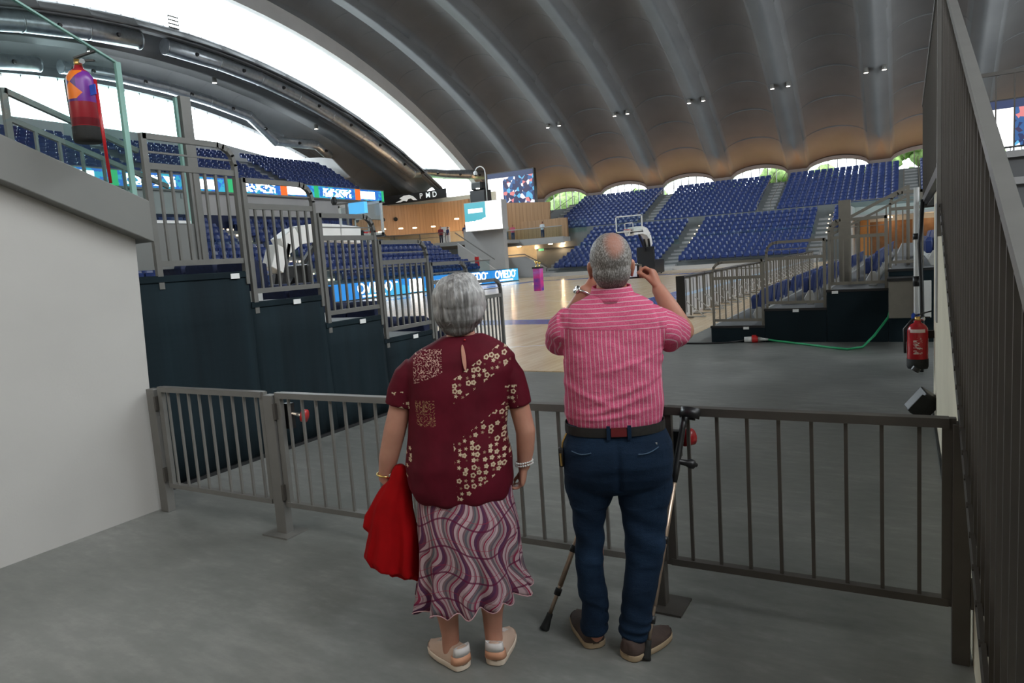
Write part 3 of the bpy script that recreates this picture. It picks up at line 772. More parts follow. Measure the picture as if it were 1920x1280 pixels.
# stair wall with the cube screen on it
struct('wall_stair_far', MB().box((-33.9, 51.8, 0), (-29.9, 52.4, 4.6)), 'conc_light', 'pale stair wall under the cube screen', 'wall')
M['scr1'] = None
def screen_mat(name, crowd, x0, x1):
    t = NT(name); o = t.n('ShaderNodeNewGeometry').outputs['Position']; x, y, z = t.xyz(o)
    if crowd:
        v = t.n('ShaderNodeTexVoronoi'); t.L.new(t.map(o, (1, 1, 1)), v.inputs[0]); v.inputs['Scale'].default_value = 2.6
        h = t.n('ShaderNodeSeparateXYZ'); t.L.new(v.outputs['Color'], h.inputs[0])
        c = t.ramp(h.outputs[0], [(0, (0.01, 0.02, 0.10)), (.35, (0.02, 0.10, 0.30)), (.5, (0.10, 0.45, 0.75)), (.62, (0.75, 0.22, 0.22)), (.74, (0.9, 0.85, 0.9)), (.85, (0.03, 0.02, 0.08))], 'CONSTANT')
        u = t.math('MULTIPLY', t.math('SUBTRACT', x, x0), 1 / (x1 - x0))
        wh = t.AND(t.math('LESS_THAN', u, .33), t.math('LESS_THAN', z, 10.4))
        dk = t.math('GREATER_THAN', z, 10.4)
        c = t.mix(dk, c, (0.01, 0.025, 0.10)); c = t.mix(wh, c, (1, 1, 1)); st = t.math('MULTIPLY_ADD', wh, 1.6, 1.1)
    else:
        u = t.math('MULTIPLY', t.math('SUBTRACT', x, x0), 1 / (x1 - x0))
        n = t.noise(t.map(o, (1, 1, 1)), 1.4, 2)
        hgt = t.math('MULTIPLY_ADD', n, 1.0, z)
        teal = t.AND(t.math('LESS_THAN', u, .58), t.math('GREATER_THAN', hgt, 5.75), t.math('SUBTRACT', 1.0, t.AND(t.step(z, 5.85, 6.2), t.step(u, .1, .5))))
        c = t.mix(teal, (1, 1, 1), (0.10, 0.50, 0.60)); st = t.math('MULTIPLY_ADD', teal, -1.3, 2.3)
    t.base((0.02, 0.02, 0.02)); t.set(Emission_Color=c, Emission_Strength=st, Roughness=.4); return t.m
r = thing('cube_screen', 'white and teal LED screen mounted on the pale stair wall', 'screen', (-31.5, 51.4, 4.2))
MB().box((-33.1, 50.9, 4.3), (-29.35, 51.75, 6.75)).build('housing', 'conc_light', r, world=True)
MB().box((-33.05, 50.86, 4.35), (-29.4, 50.9, 6.7)).build('display', screen_mat('cube_display', False, -33.05, -29.4), r, world=True)
def big_screen(x0, x1, z0, z1, label):
    r = thing('scoreboard_screen', label, 'screen', ((x0 + x1) / 2, 65.5, z0))
    MB().box((x0 - .1, 65.4, z0 - .1), (x1 + .1, 65.9, z1 + .1)).build('housing', 'black', r, world=True)
    MB().box((x0, 65.36, z0), (x1, 65.4, z1)).build('display', screen_mat('crowd_display', True, x0, x1), r, world=True)
    MB().bar(((x0 + x1) / 2, 65.7, z0), ((x0 + x1) / 2, 65.7, 3.65), .3, .3).build('support', 'steel', r, world=True)
big_screen(-39.2, -33.7, 7.3, 10.9, 'large scoreboard screen showing a crowd and a white panel, far left corner')
big_screen(5.4, 10.4, 7.6, 11.0, 'second crowd scoreboard screen, seen beside the stair landing rail')
def cam_pole(x, y, z0, z1, sgn, label):
    r = thing('camera_pole', label, 'camera pole', (x, y, z0))
    pts = [(x, y, z0), (x, y, z1 - .7)] + [(x - sgn * .55 * (1 - math.cos(R(a_))), y, z1 - .7 + .6 * math.sin(R(a_))) for a_ in (20, 45, 70, 90, 120, 150)]
    MB().tube(pts, .05, 8).build('pole', 'white', r, True, world=True)
    e = Vector(pts[-1]); MB().ell(e + Vector((0, 0, -.25)), (.2, .2, .22), 14).build('camera_dome', 'white', r, True, world=True)
    MB().ell(e + Vector((0, 0, -.38)), (.13, .13, .14), 12).build('lens', 'black', r, True, world=True)
cam_pole(-32.9, 54.5, 6.6, 10.3, 1, 'white dome camera on a curved pole beside the crowd screen')
cam_pole(9.0, 60, 6.6, 11.4, -1, 'white dome camera on a curved pole behind the stair landing rail')
r = thing('speaker_cluster', 'dark loudspeaker and projector cluster left of the big crowd screen', 'loudspeaker', (-34, 55, 6.7))
MB().box((-34.9, 54.8, 6.75), (-33.3, 56.0, 8.2)).build('cabinet', 'black', r, bevel=.05, world=True)
MB().box((-34.6, 54.6, 8.2), (-33.5, 55.8, 8.9)).build('projector', 'black', r, bevel=.1, world=True)
MB().lathe([(0, 0), (.16, 0), (.16, .06), (0, .06)], (-33.8, 54.5, 8.25)).build('lamp', 'lamp', r, world=True)
MB().bar((-34.1, 55.4, 3.65), (-34.1, 55.4, 6.8), .15, .15).build('post', 'steel', r, world=True)
# balcony glass and rail, door, lower foyer
r = thing('balcony_railing', 'glass balcony railing with pale handrail right of the stair wall', 'railing', (-34, 61.9, 3.6))
MB().box((-38.8, 61.85, 3.62), (-29.1, 61.88, 4.6)).build('glass_pane', 'glass', r, world=True)
MB().box((-38.8, 61.8, 4.6), (-29.1, 61.92, 4.68)).build('handrail', 'nosing', r, world=True)
r = thing('gallery_railing', 'thin grey railing across the warm lit corner gallery', 'railing', (-42, 53, 3.6))
MB().bar((-46.5, 50.0, 4.7), (-38.5, 55.6, 4.7), .06, .06).bar((-46.5, 50, 4.3), (-38.5, 55.6, 4.3), .04, .04).build('rail', 'steel', r, world=True)
for j in range(5):
    x_ = -46.5 + 2 * j; y_ = 50 + 1.4 * j; MB().bar((x_, y_, 3.6), (x_, y_, 4.7), .06, .06).build('post', 'steel', r, world=True)
o = struct('door_1', MB().box((-33.5, 65.3, 0), (-31.2, 65.5, 2.25)), 'brown', 'brown door under the gallery, behind the trophy totem', 'door')
r = thing('exit_sign', 'small green emergency exit sign under the gallery slab', 'sign', (-33.0, 64.9, 2.55)); MB().box((-33.35, 64.9, 2.4), (-32.75, 65.0, 2.65)).build('panel', emis('exit_green', (0.2, 0.8, 0.35), .8), r, world=True)
# ramp-stair parapet running down from the gallery
r = thing('stair_parapet', 'pale sloping parapet with dark handrail beside the far left steps', 'parapet', (-31, 55, 0))
MB().prism([(-33.6, 3.4), (-29.9, .9), (-29.9, 0), (-33.6, 0)], 'y', 50.2, 50.4).build('wall', 'conc_light', r, world=True)
MB().tube([(-33.7, 50.1, 4.3), (-29.9, 50.1, 1.8)], .05).build('handrail', 'steel', r, world=True)
r = thing('low_parapet', 'low pale wall with sloping dark handrail right of the OVIEDO board', 'parapet', (-27.5, 58, 0))
MB().prism([(-34.5, 1.9), (-31.0, 1.9), (-28.9, .7), (-28.9, 0), (-34.5, 0)], 'y', 57.5, 57.8).build('wall', 'conc_light', r, world=True)
MB().tube([(-34.5, 57.4, 2.1), (-31.0, 57.4, 2.1), (-28.7, 57.4, .9), (-28.7, 57.4, 0)], .05).build('handrail', 'steel', r, world=True)
o = MB().box((-30.2, 47.45, 1.3), (-29.85, 47.55, 2.1)).build('fire_cabinet', 'redplastic'); tag(o, 'small red cabinet on the pale wall behind the OVIEDO board', 'fire cabinet')

# right part of the far stand: foyer opening with timber doors
struct('wall_far_right', MB().box((-3.8, 64.2, 0), (14, 64.5, 4.0)).box((-3.9, 60, 0), (-3.7, 64.4, 4.0)), 'conc_light')
struct('door_2', MB().box((-2.6, 63.95, 0), (.4, 64.15, 2.7)), 'brown', 'brown timber double door right of the far stand', 'door')
struct('door_3', MB().box((.8, 63.95, 0), (3.6, 64.15, 2.7)), 'brown')
struct('trim_20', MB().box((-3.3, 63.9, 0), (-2.6, 64.15, 2.9)), 'orange')
spot((-1.2, 63.0, 2.95), 'warm ceiling lamp above the brown doors right of the far stand', None)
bulb((-1.2, 63.0, 2.7), 26, (1.0, 0.72, 0.42))
bulb((1.6, 63.0, 2.7), 26, (1.0, 0.72, 0.42))
struct('ceiling_far_right', MB().box((-3.8, 61.5, 3.1), (14, 64.2, 3.3)), 'conc_light')
r = thing('far_balcony_glass', 'glass railing above the brown doors at the far right', 'railing', (3, 61.4, 3.3))
MB().box((-4, 61.4, 3.3), (12, 61.43, 4.4)).build('glass_pane', 'glass', r, world=True)
MB().bar((-4, 61.4, 4.42), (12, 61.4, 4.42), .06, .06).build('handrail', 'steel_tan', r, world=True)

# ------------------------------------------------------------------ trees outside
def tree(x, y, h, w_, label):
    r = thing('tree', label, 'tree', (x, y, -.2), group='trees outside the arched windows')
    MB().tube([(0, 0, 0), (.2, 0, h * .4), (0, .1, h * .7)], [.35, .25, .12], 8).build('trunk', 'bark', r, True)
    mb = MB(); rnd = random.Random(int(x * 10))
    for i in range(16):
        a_ = rnd.uniform(0, 6.28); q = rnd.uniform(0, w_ * .55)
        mb.ell((q * math.cos(a_), q * math.sin(a_), h * rnd.uniform(.5, .95)), (w_ * rnd.uniform(.2, .34),) * 2 + (w_ * rnd.uniform(.16, .28),), 10)
    o = mb.build('foliage', 'leaf', r, True)
    for v in o.data.vertices:
        n = noise.noise_vector(v.co * 1.9); v.co += n * .55
    return r
for i, (x, y, h, w_, lb) in enumerate([(-42, 92, 12, 7, 'left end arch beside the crowd screen'), (-30.5, 94, 9.6, 5, 'second arch, low crown'), (-13.6, 92, 11.6, 4.2, 'arch behind the man with the camera, right edge'),
        (-8.6, 97, 11.6, 3.6, 'arch between the two right seat blocks'), (-2.7, 90, 11.6, 3.4, 'right edge of the widest visible arch'), (2.0, 93, 13, 5, 'last arch beside the stair railing'), (8.5, 93, 13, 4.5, 'arch hidden partly by the stair railing'), (-21, 96, 9.8, 4, 'third arch, small crown')]):
    tree(x, y, h, w_, 'green leafy tree outside the %s' % lb)

# ------------------------------------------------------------------ left wall with its sloping grey cap, stair glass
struct('wall_left', MB().prism([(-2.5, 0), (2.95, 0), (3.02, 1.99), (2.24, 2.31), (-2.5, 4.15)], 'x', -5.05, -4.75), 'plaster', 'white plastered wall left of the visitors', 'wall')
mb = MB().prism([(3.09, 1.93), (3.09, 2.22), (2.24, 2.56), (-2.5, 4.45), (-2.5, 4.13), (2.24, 2.28)], 'x', -5.0, -4.64)
struct('trim_21', mb, 'cap', 'grey sloping stringer capping the left wall', 'trim', bevel=.006)
r = thing('stair_glass_panel', 'clear glass balustrade panel standing on the grey cap left', 'glass panel', (-4.8, 2.5, 2.3))
MB().prism([(3.07, 2.22), (3.07, 3.18), (2.3, 3.50), (.5, 4.24), (.5, 3.25), (2.3, 2.52)], 'x', -4.81, -4.79).build('pane', 'glass', r, world=True)
MB().bar((-4.8, 3.085, 2.2), (-4.8, 3.085, 3.19), .028, .035).build('end_edge', 'glass_edge', r, world=True)
MB().bar((-4.8, 3.08, 3.185), (-4.8, .5, 4.25), .024, .012).build('top_edge', 'glass_edge', r, world=True)
# inner stair treads behind the cap (left stairs climbing towards the camera)
mb = MB()
for i in range(9): mb.box((-6.6, 2.6 - .30 * (i + 1), 1.70 + .12 * i - .1), (-5.05, 2.6 - .30 * i, 1.70 + .12 * i))
struct('floor_left_stairs', mb, 'step')

# stair rail panel with sloping top behind the glass
r = thing('sloping_stair_railing', 'grey sloping stair railing beyond the glass, top left corner', 'railing', (-7.0, 3.4, 2.4))
X_ = -7.0
mb = MB().bar((X_, 3.40, 2.2), (X_, 3.40, 3.46), .05, .05).bar((X_, 3.40, 3.44), (X_, 4.6, 3.03), .05, .05).bar((X_, 3.40, 3.20), (X_, 4.9, 2.68), .04, .045); mb.build('frame', 'steel', r, world=True)
for j in range(6): MB().bar((X_, 3.62 + .2 * j, 2.1), (X_, 3.62 + .2 * j, 3.12 - .07 * j), .035, .02).build('baluster', 'steel', r, world=True)

# ------------------------------------------------------------------ retractable platforms with dark drapes, near left
XP = -5.13
PY = [2.98, 4.27, 5.16, 6.04, 6.98, 7.85, 8.72]; PZ = [1.69, 1.41, 1.12, .84, .56, .28]
r = thing('seating_platform', 'stepped retractable platform left, draped dark teal along its side', 'platform', (XP, 3.26, 0))
for i in range(6):
    MB().box((-24, PY[i], PZ[i] - .09), (XP - .05, PY[i + 1] + .02, PZ[i] - .02)).build('deck', 'step', r, world=True)
    mb = MB(); nn = 14; y0, y1 = PY[i], PY[i + 1] - (0.0)
    vs = []; zt = PZ[i] - .005
    for j in range(nn + 1):
        t_ = j / nn; y_ = y0 + (y1 - y0) * t_
        for h in (0, .25, .5, .75, 1):
            wob = (.014 * math.sin(t_ * 17 + i * 2) + .010 * math.sin(t_ * 33 + i)) * (1 - h) - (.02 if j in (0,) else 0) * (1 - h)
            vs.append((XP + wob + .015 * (1 - h), y_ + .02 * math.sin(h * 5 + i) * (1 - h) * (1 if j in (0, nn) else 0), zt * h + .012))
    fs = []
    for j in range(nn):
        for h in range(4): a_ = j * 5 + h; fs.append((a_, a_ + 5, a_ + 6, a_ + 1))
    mb.add(vs, fs); o = mb.build('drape', 'drape', r, True, fix=False); o.data.transform(Matrix.Translation(-Vector(r.location)))
    sd = o.modifiers.new('t', 'SOLIDIFY'); sd.thickness = .02
    MB().box((XP - .02, PY[i], PZ[i] - .045), (XP + .012, PY[i + 1], PZ[i])).build('drape_hem', 'drape', r, world=True)
    MB().box((XP + .022, PY[i], .0), (XP + .05, PY[i + 1], .03)).build('floor_hem', 'black', r, world=True)
    yc = [4.12, 4.80, 5.70, 6.6, 7.4, 8.3][i]
    MB().box((XP + .012, yc - .045, PZ[i] - .055), (XP + .018, yc + .045, PZ[i] - .01)).build('row_card', 'card', r, world=True)
    MB().box((-24, PY[i] + .0, PZ[i] - .03), (XP - .3, PY[i] + .03, PZ[i])).build('nosing', 'white', r, world=True)
MB().box((-24, 2.92, 0), (XP - .1, 2.98, 1.6)).build('rear_drape', 'drape', r, world=True)
# folded tip-up seats on the platform
def folded_seat():
    r = thing('folded_seat', '', 'seat', group='folded seats on the left platform')
    MB().rings([[(-.22, -.02, .10), (.22, -.02, .10), (.22, .10, .10), (-.22, .10, .10)], [(-.23, -.08, .20), (.23, -.08, .20), (.23, .10, .20), (-.23, .10, .20)], [(-.22, -.09, .40), (.22, -.09, .40), (.22, .06, .40), (-.22, .06, .40)], [(-.18, -.06, .44), (.18, -.06, .44), (.18, .03, .44), (-.18, .03, .44)]]).build('backrest', 'seat_dark', r, bevel=.015)
    MB().box((-.21, .10, .12), (.21, .17, .38)).build('seat_pan', 'seat_dark', r, bevel=.02)
    MB().box((-.20, -.03, 0), (-.14, .08, .14)).build('bracket', 'white', r); MB().box((.14, -.03, 0), (.20, .08, .14)).build('bracket', 'white', r)
    return r
fs0 = None
for i in range(0, 6):
    for j in range(3):
        x_ = -5.75 - .5 * j - (.0 if i else .25); y_ = PY[i] + .42; lb = 'dark folded seat, %s from the rail on the %s platform step' % (ordn(j + 1), ['highest', 'second highest', 'third highest', 'fourth highest', 'fifth highest', 'lowest'][i])
        if fs0 is None: fs0 = folded_seat(); fs0.location = (x_, y_, PZ[i] - .02); fs0['label'] = lb
        else: dup(fs0, (x_, y_, PZ[i] - .02), None, lb)
# guard rails, one panel per step
def guard(label, p0, p1, zb, zt, mat, nb, group, foot=.1, corner='end', third=.87, second=.98, low_=.10, rad=.16):
    """panel from p0 to p1 (x,y), z from zb (deck) to zt; rounded top corner at 'end' or 'start'"""
    a = Vector((p0[0], p0[1], 0)); b = Vector((p1[0], p1[1], 0)); L = (b - a).length; d = (b - a) / L
    r = thing('guard_railing', label, 'railing', (p0[0], p0[1], zb), group=group)
    P = lambda s_, z_: a + d * s_ + Vector((0, 0, z_))
    up = (0, 0, 1); w_ = .035; hgt = zt - zb; side = Vector((0, 0, 1)).cross(d)
    fl = (lambda s_: L - s_) if corner == 'start' else (lambda s_: s_)
    path = [P(fl(0), zb - foot), P(fl(0), zt - .01)]
    top = [P(fl(0), zt)] + [P(fl(L - rad + rad * math.sin(R(q))), zt - rad + rad * math.cos(R(q))) for q in (0, 20, 40, 60, 90)] + [P(fl(L), zb - foot)]
    mb = MB()
    for q, q2 in zip(top[:-1], top[1:]): mb.bar(q - (q2 - q).normalized() * .008, q2 + (q2 - q).normalized() * .008, w_, .045, up=tuple(side) if abs((q2 - q).normalized().z) > .7 else up)
    mb.bar(path[0], path[1] + Vector((0, 0, .03)), w_, .045, up=tuple(d)); mb.build('frame', mat, r, world=True)
    MB().bar(P(fl(0), zb + second * hgt / 1.1), P(fl(L - .02), zb + second * hgt / 1.1), .014, .014).build('wire_rail', mat, r, world=True)
    MB().bar(P(0, zb + third * hgt / 1.1), P(L, zb + third * hgt / 1.1), .03, .05).build('upper_rail', mat, r, world=True)
    MB().bar(P(0, zb + low_), P(L, zb + low_), .03, .045).build('lower_rail', mat, r, world=True)
    for j in range(nb):
        s_ = L * (j + 1) / (nb + 1); MB().bar(P(s_, zb + low_), P(s_, zb + third * hgt / 1.1), .020, .020, up=tuple(side)).build('baluster', mat, r, world=True)
    return r
nm = ['topmost step', 'second step down', 'third step down', 'fourth step down', 'fifth step down', 'lowest step']
for i in range(6):
    guard('grey guard railing panel on the %s of the left platform' % nm[i], (XP - .01, PY[i] + (.45 if i == 0 else .06)), (XP - .01, PY[i + 1] - .01), PZ[i], PZ[i] + 1.09, 'steel', 7 if i < 5 else 7, 'guard railings stepping down the left platform')
# grey post with glass balustrade and grey backing panels on the top step
r = thing('balustrade_post', 'broad grey post with glass balustrade on the topmost left step', 'post', (-6.6, 4.3, 1.69))
def onX(px, py, X): pass
MB().box((-6.72, 4.9, 1.2), (-6.62, 5.02, 3.58)).build('post', 'steel', r, world=True)
MB().box((-6.68, 3.7, 2.25), (-6.66, 4.88, 3.55)).build('glass_pane', 'glass', r, world=True)
MB().box((-6.69, 4.86, 2.25), (-6.65, 4.885, 3.56)).build('glass_edge', 'glass_edge', r, world=True)
MB().box((-6.70, 3.5, 1.78), (-6.64, 5.0, 2.25)).build('backing_panel', 'cap', r, world=True)
MB().box((-6.71, 3.5, 2.25), (-6.63, 4.86, 2.28)).build('clamp_rail', 'white', r, world=True)

# ------------------------------------------------------------------ right platforms (side stand), face towards us at y=12
YP = 12.0
RXs = [-2.92, -2.04, -1.10, -0.24, .64]; RZ = [.27, .545, .82, 1.10]
r = thing('side_platform', 'stepped retractable side stand with navy skirt, right of court', 'platform', (-1, YP, 0))
for i in range(4):
    MB().box((RXs[i], YP, RZ[i] - .07), (RXs[i + 1] + .03, 44, RZ[i])).build('deck', 'step', r, world=True)
    MB().box((RXs[i] - .0, YP - .03, .0), (RXs[i + 1] - .006, YP, RZ[i] - .015)).build('skirt', 'drape', r, world=True)
    MB().box((RXs[i] - .01, YP - .04, RZ[i] - .03), (RXs[i + 1], YP + .03, RZ[i] + .006)).build('edge_trim', 'black', r, world=True)
    MB().box((RXs[i], YP + .03, RZ[i] + .0), (RXs[i] + .03, 44, RZ[i] + .012)).build('nosing', 'nosing', r, world=True)
    MB().box((RXs[i] - .0, YP + .05, 0), (RXs[i] + .02, 44, RZ[i] - .05)).build('riser', 'steel', r, world=True)
    if i < 3: c_ = [-2.34, -1.56, -.98][i]; MB().box((c_ - .045, YP - .045, RZ[i] - .055), (c_ + .045, YP - .04, RZ[i] - .01)).build('row_card', 'card', r, world=True)
MB().box((-.24, YP - .02, 0), (3.0, YP, .42)).build('base_skirt', 'drape', r, world=True)
nm = ['lowest step', 'middle step', 'upper step']
for i in range(3):
    guard('tan grey guard railing on the %s of the right stand' % nm[i], (RXs[i] + .04, YP + .02), (RXs[i + 1] - .03, YP + .02), RZ[i], RZ[i] + 1.08, 'steel_tan', 7, 'guard railings across the right stand', corner='start', foot=.02, third=.83)
guard('upper tan grey railing panel rising behind the cabinet on the right stand', (-.22, YP + .3), (.2, YP + .3), 1.1, 2.25, 'steel_tan', 4, None, corner='start', foot=.02)
r = thing('steep_handrail', 'sloping double handrail rising right above the side stand', 'railing', (-1.1, 13.5, .8))
mb = MB().bar((-1.14, 13.5, 1.83), (.02, 13.5, 2.40), .045, .05).bar((-1.14, 13.5, 1.70), (.02, 13.5, 2.25), .03, .04).bar((.02, 13.5, 1.1), (.02, 13.5, 2.42), .05, .05).bar((-1.14, 13.5, .8), (-1.14, 13.5, 1.85), .05, .05)
mb.build('frame', 'steel_tan', r, world=True)
for j in range(7): MB().bar((-1.0 + .14 * j, 13.5, .9), (-1.0 + .14 * j, 13.5, 1.76 + .066 * j), .022, .022).build('baluster', 'steel_tan', r, world=True)
r = thing('wide_post', 'broad grey post standing behind the right guard railings', 'post', (-.93, 13.5, .8))
MB().box((-1.03, 13.45, .8), (-.84, 13.55, 2.27)).build('post', 'steel_tan', r, world=True)
# side stand seats with parts, rows run away along y, facing the court (-x)
def side_seat():
    r = thing('platform_seat', '', 'seat', group='blue tip up seats on the right side stand')
    a = MB().rings([[(-.20, -.01, .18), (.20, -.01, .18), (.20, .04, .18), (-.20, .04, .18)], [(-.225, -.02, .26), (.225, -.02, .26), (.225, .05, .26), (-.225, .05, .26)], [(-.22, .03, .52), (.22, .03, .52), (.22, .09, .52), (-.22, .09, .52)], [(-.18, .05, .56), (.18, .05, .56), (.18, .10, .56), (-.18, .10, .56)]])
    a.build('backrest', 'seat', r, bevel=.012)
    MB().rings([[(-.19, -.12, .20), (.19, -.12, .20), (.19, -.02, .20), (-.19, -.02, .20)], [(-.21, -.13, .40), (.21, -.13, .40), (.21, -.03, .40), (-.21, -.03, .40)], [(-.17, -.10, .45), (.17, -.10, .45), (.17, -.04, .45), (-.17, -.04, .45)]]).build('seat_pan', 'seat', r, bevel=.015)
    MB().prism([(-.05, 0), (.06, 0), (.08, .10), (.04, .24), (-.03, .24), (-.10, .10)], 'x', .20, .235).build('bracket', 'seatmetal', r, bevel=.01)
    MB().prism([(-.05, 0), (.06, 0), (.08, .10), (.04, .24), (-.03, .24), (-.10, .10)], 'x', -.235, -.20).build('bracket', 'seatmetal', r, bevel=.01)
    return r
ss = None; cnt = 0
for i in range(4):
    for j in range(26 if i < 3 else 10):
        y_ = (13.1, 12.9, 12.9, 12.9)[i] + .55 * j + (.7 if j > 5 else 0) + (.7 if j > 14 else 0)
        lb = 'blue seat on the right side stand, %s of its row on the %s' % (ordn(j + 1), ['lowest step', 'middle step', 'upper step', 'top step'][i])
        if ss is None: ss = side_seat(); ss['label'] = lb; ss.location = (RXs[i] + .62, y_, RZ[i]); ss.rotation_euler = (0, 0, R(-90))
        else: dup(ss, (RXs[i] + .62, y_, RZ[i]), R(-90), lb)
# equipment cabinet beside the stand
r = thing('control_cabinet', 'grey control cabinet hanging at the end of the right stand', 'cabinet', (0.03, 11.9, .42))
MB().box((-.23, 11.4, .42), (.13, 11.95, .96)).build('body', 'steel_tan', r, bevel=.008, world=True)
MB().box((.13, 11.35, .43), (.30, 11.42, .95)).build('door', 'white', r, bevel=.005, world=True)
MB().box((-.25, 11.38, .96), (.16, 11.97, 1.0)).build('lid', 'black', r, world=True)
MB().box((.19, 11.32, .66), (.21, 11.35, .74)).build('handle', 'black', r, world=True)
r = thing('truss_tube', 'pale vertical pipe with black sleeves beside the right wall corner', 'pipe', (.12, 9.5, 0))
MB().tube([(.10, 9.5, 0), (.10, 9.5, 2.15)], .03, 12).build('tube', 'white', r, True, world=True)
MB().tube([(.10, 9.5, 1.0), (.10, 9.5, 1.12)], .04, 12).build('sleeve', 'black', r, True, world=True)
MB().tube([(.10, 9.5, 1.55), (.10, 9.5, 1.62)], .04, 12).build('sleeve', 'black', r, True, world=True)
MB().tube([(.09, 9.5, .62), (.09, 9.46, .66)], .045, 10).build('blue_tape', 'blue_tape', r, world=True)
o = MB().tube([(.16, 9.3, 2.0), (.13, 9.35, 1.5), (.15, 9.3, 1.0), (.16, 9.3, .4), (.15, 9.3, 0.01)], .022, 8).build('hanging_cable', 'black', None, True); tag(o, 'dark cable hanging beside the pale pipe at the right wall', 'cable')

# ------------------------------------------------------------------ cable, connector, LED barrier (seen from behind)
o = MB().tube([(-.22, 11.88, .50), (-.24, 11.8, .40), (-.42, 11.5, .16), (-.56, 11.2, .03), (-.75, 11.05, .018), (-1.0, 11.25, .016), (-1.45, 11.65, .016), (-1.9, 11.93, .03), (-2.0, 11.95, .045)], .017, 10).build('power_cable', 'green', None, True)
tag(o, 'green power cable curving across the concrete from the grey cabinet', 'cable')
o = MB().tube([(-2.35, 11.88, .045), (-2.6, 11.82, .014), (-3.0, 11.7, .014), (-3.5, 11.72, .014), (-4.3, 11.95, .026)], .014, 8).build('power_cable', 'black', None, True)
tag(o, 'thin black cable lying on the floor left of the red plug', 'cable')
r = thing('power_connector', 'red and white industrial power plug lying on the floor', 'plug', (-2.2, 11.9, 0))
MB().tube([(-2.36, 11.88, .055), (-2.24, 11.90, .055)], [.045, .05], 14).build('plug_body', 'white', r, True, world=True)
MB().tube([(-2.24, 11.90, .055), (-2.15, 11.915, .055)], .056, 14).box((-2.24, 11.88, .09), (-2.17, 11.93, .125)).build('coupler', 'redplastic', r, world=True)
MB().tube([(-2.15, 11.915, .055), (-2.08, 11.93, .05), (-1.99, 11.95, .045)], [.045, .03, .02], 14).build('gland', 'seatmetal', r, True, world=True)

M['bstrip'] = simple('pale_blue_strip', (0.42, 0.56, 0.70), .5, 0, .05)
def led_unit(label):
    r = thing('court_board', label, 'advertising board', group='court side boards seen from behind')
    MB().box((0, 0, .05), (.05, 1.98, .96)).build('panel', 'conc_light', r)
    MB().box((-.005, 0, .93), (.10, 2.0, .99)).build('top_cushion', 'black', r, bevel=.02)
    MB().box((.05, 0, .50), (.055, 2.0, .57)).build('light_strip', 'bstrip', r)
    for y_ in (.05, .68, 1.32, 1.93):
        MB().bar((.07, y_, 0), (.07, y_, .92), .04, .04).build('upright', 'steel_tan', r)
    for y_ in (.36, 1.0, 1.62): MB().bar((.06, y_, .1), (.06, y_, .88), .018, .018).build('rib', 'steel', r)
    for y_ in (.05, 1.0, 1.93):
        MB().bar((.09, y_, .42), (.55, y_, .03), .022, .022).bar((.06, y_, .03), (.58, y_, .03), .03, .03).build('brace', 'seatmetal', r)
        MB().box((.05, y_ - .05, .0), (.30, y_ + .05, .025)).build('foot', 'steel_tan', r)
    return r
lu = None
for j in range(13):
    lb = 'grey backed court side LED board with braces, %s from the near end' % ordn(j + 1)
    p = (-4.62, 16.05 + 2.02 * j, .012)
    if lu is None: lu = led_unit(lb); lu.location = p
    else: dup(lu, p, None, lb)
MB().box((-4.68, 15.98, .01), (-4.48, 16.04, 1.0)).build('end_cap', 'black', lu, world=True)

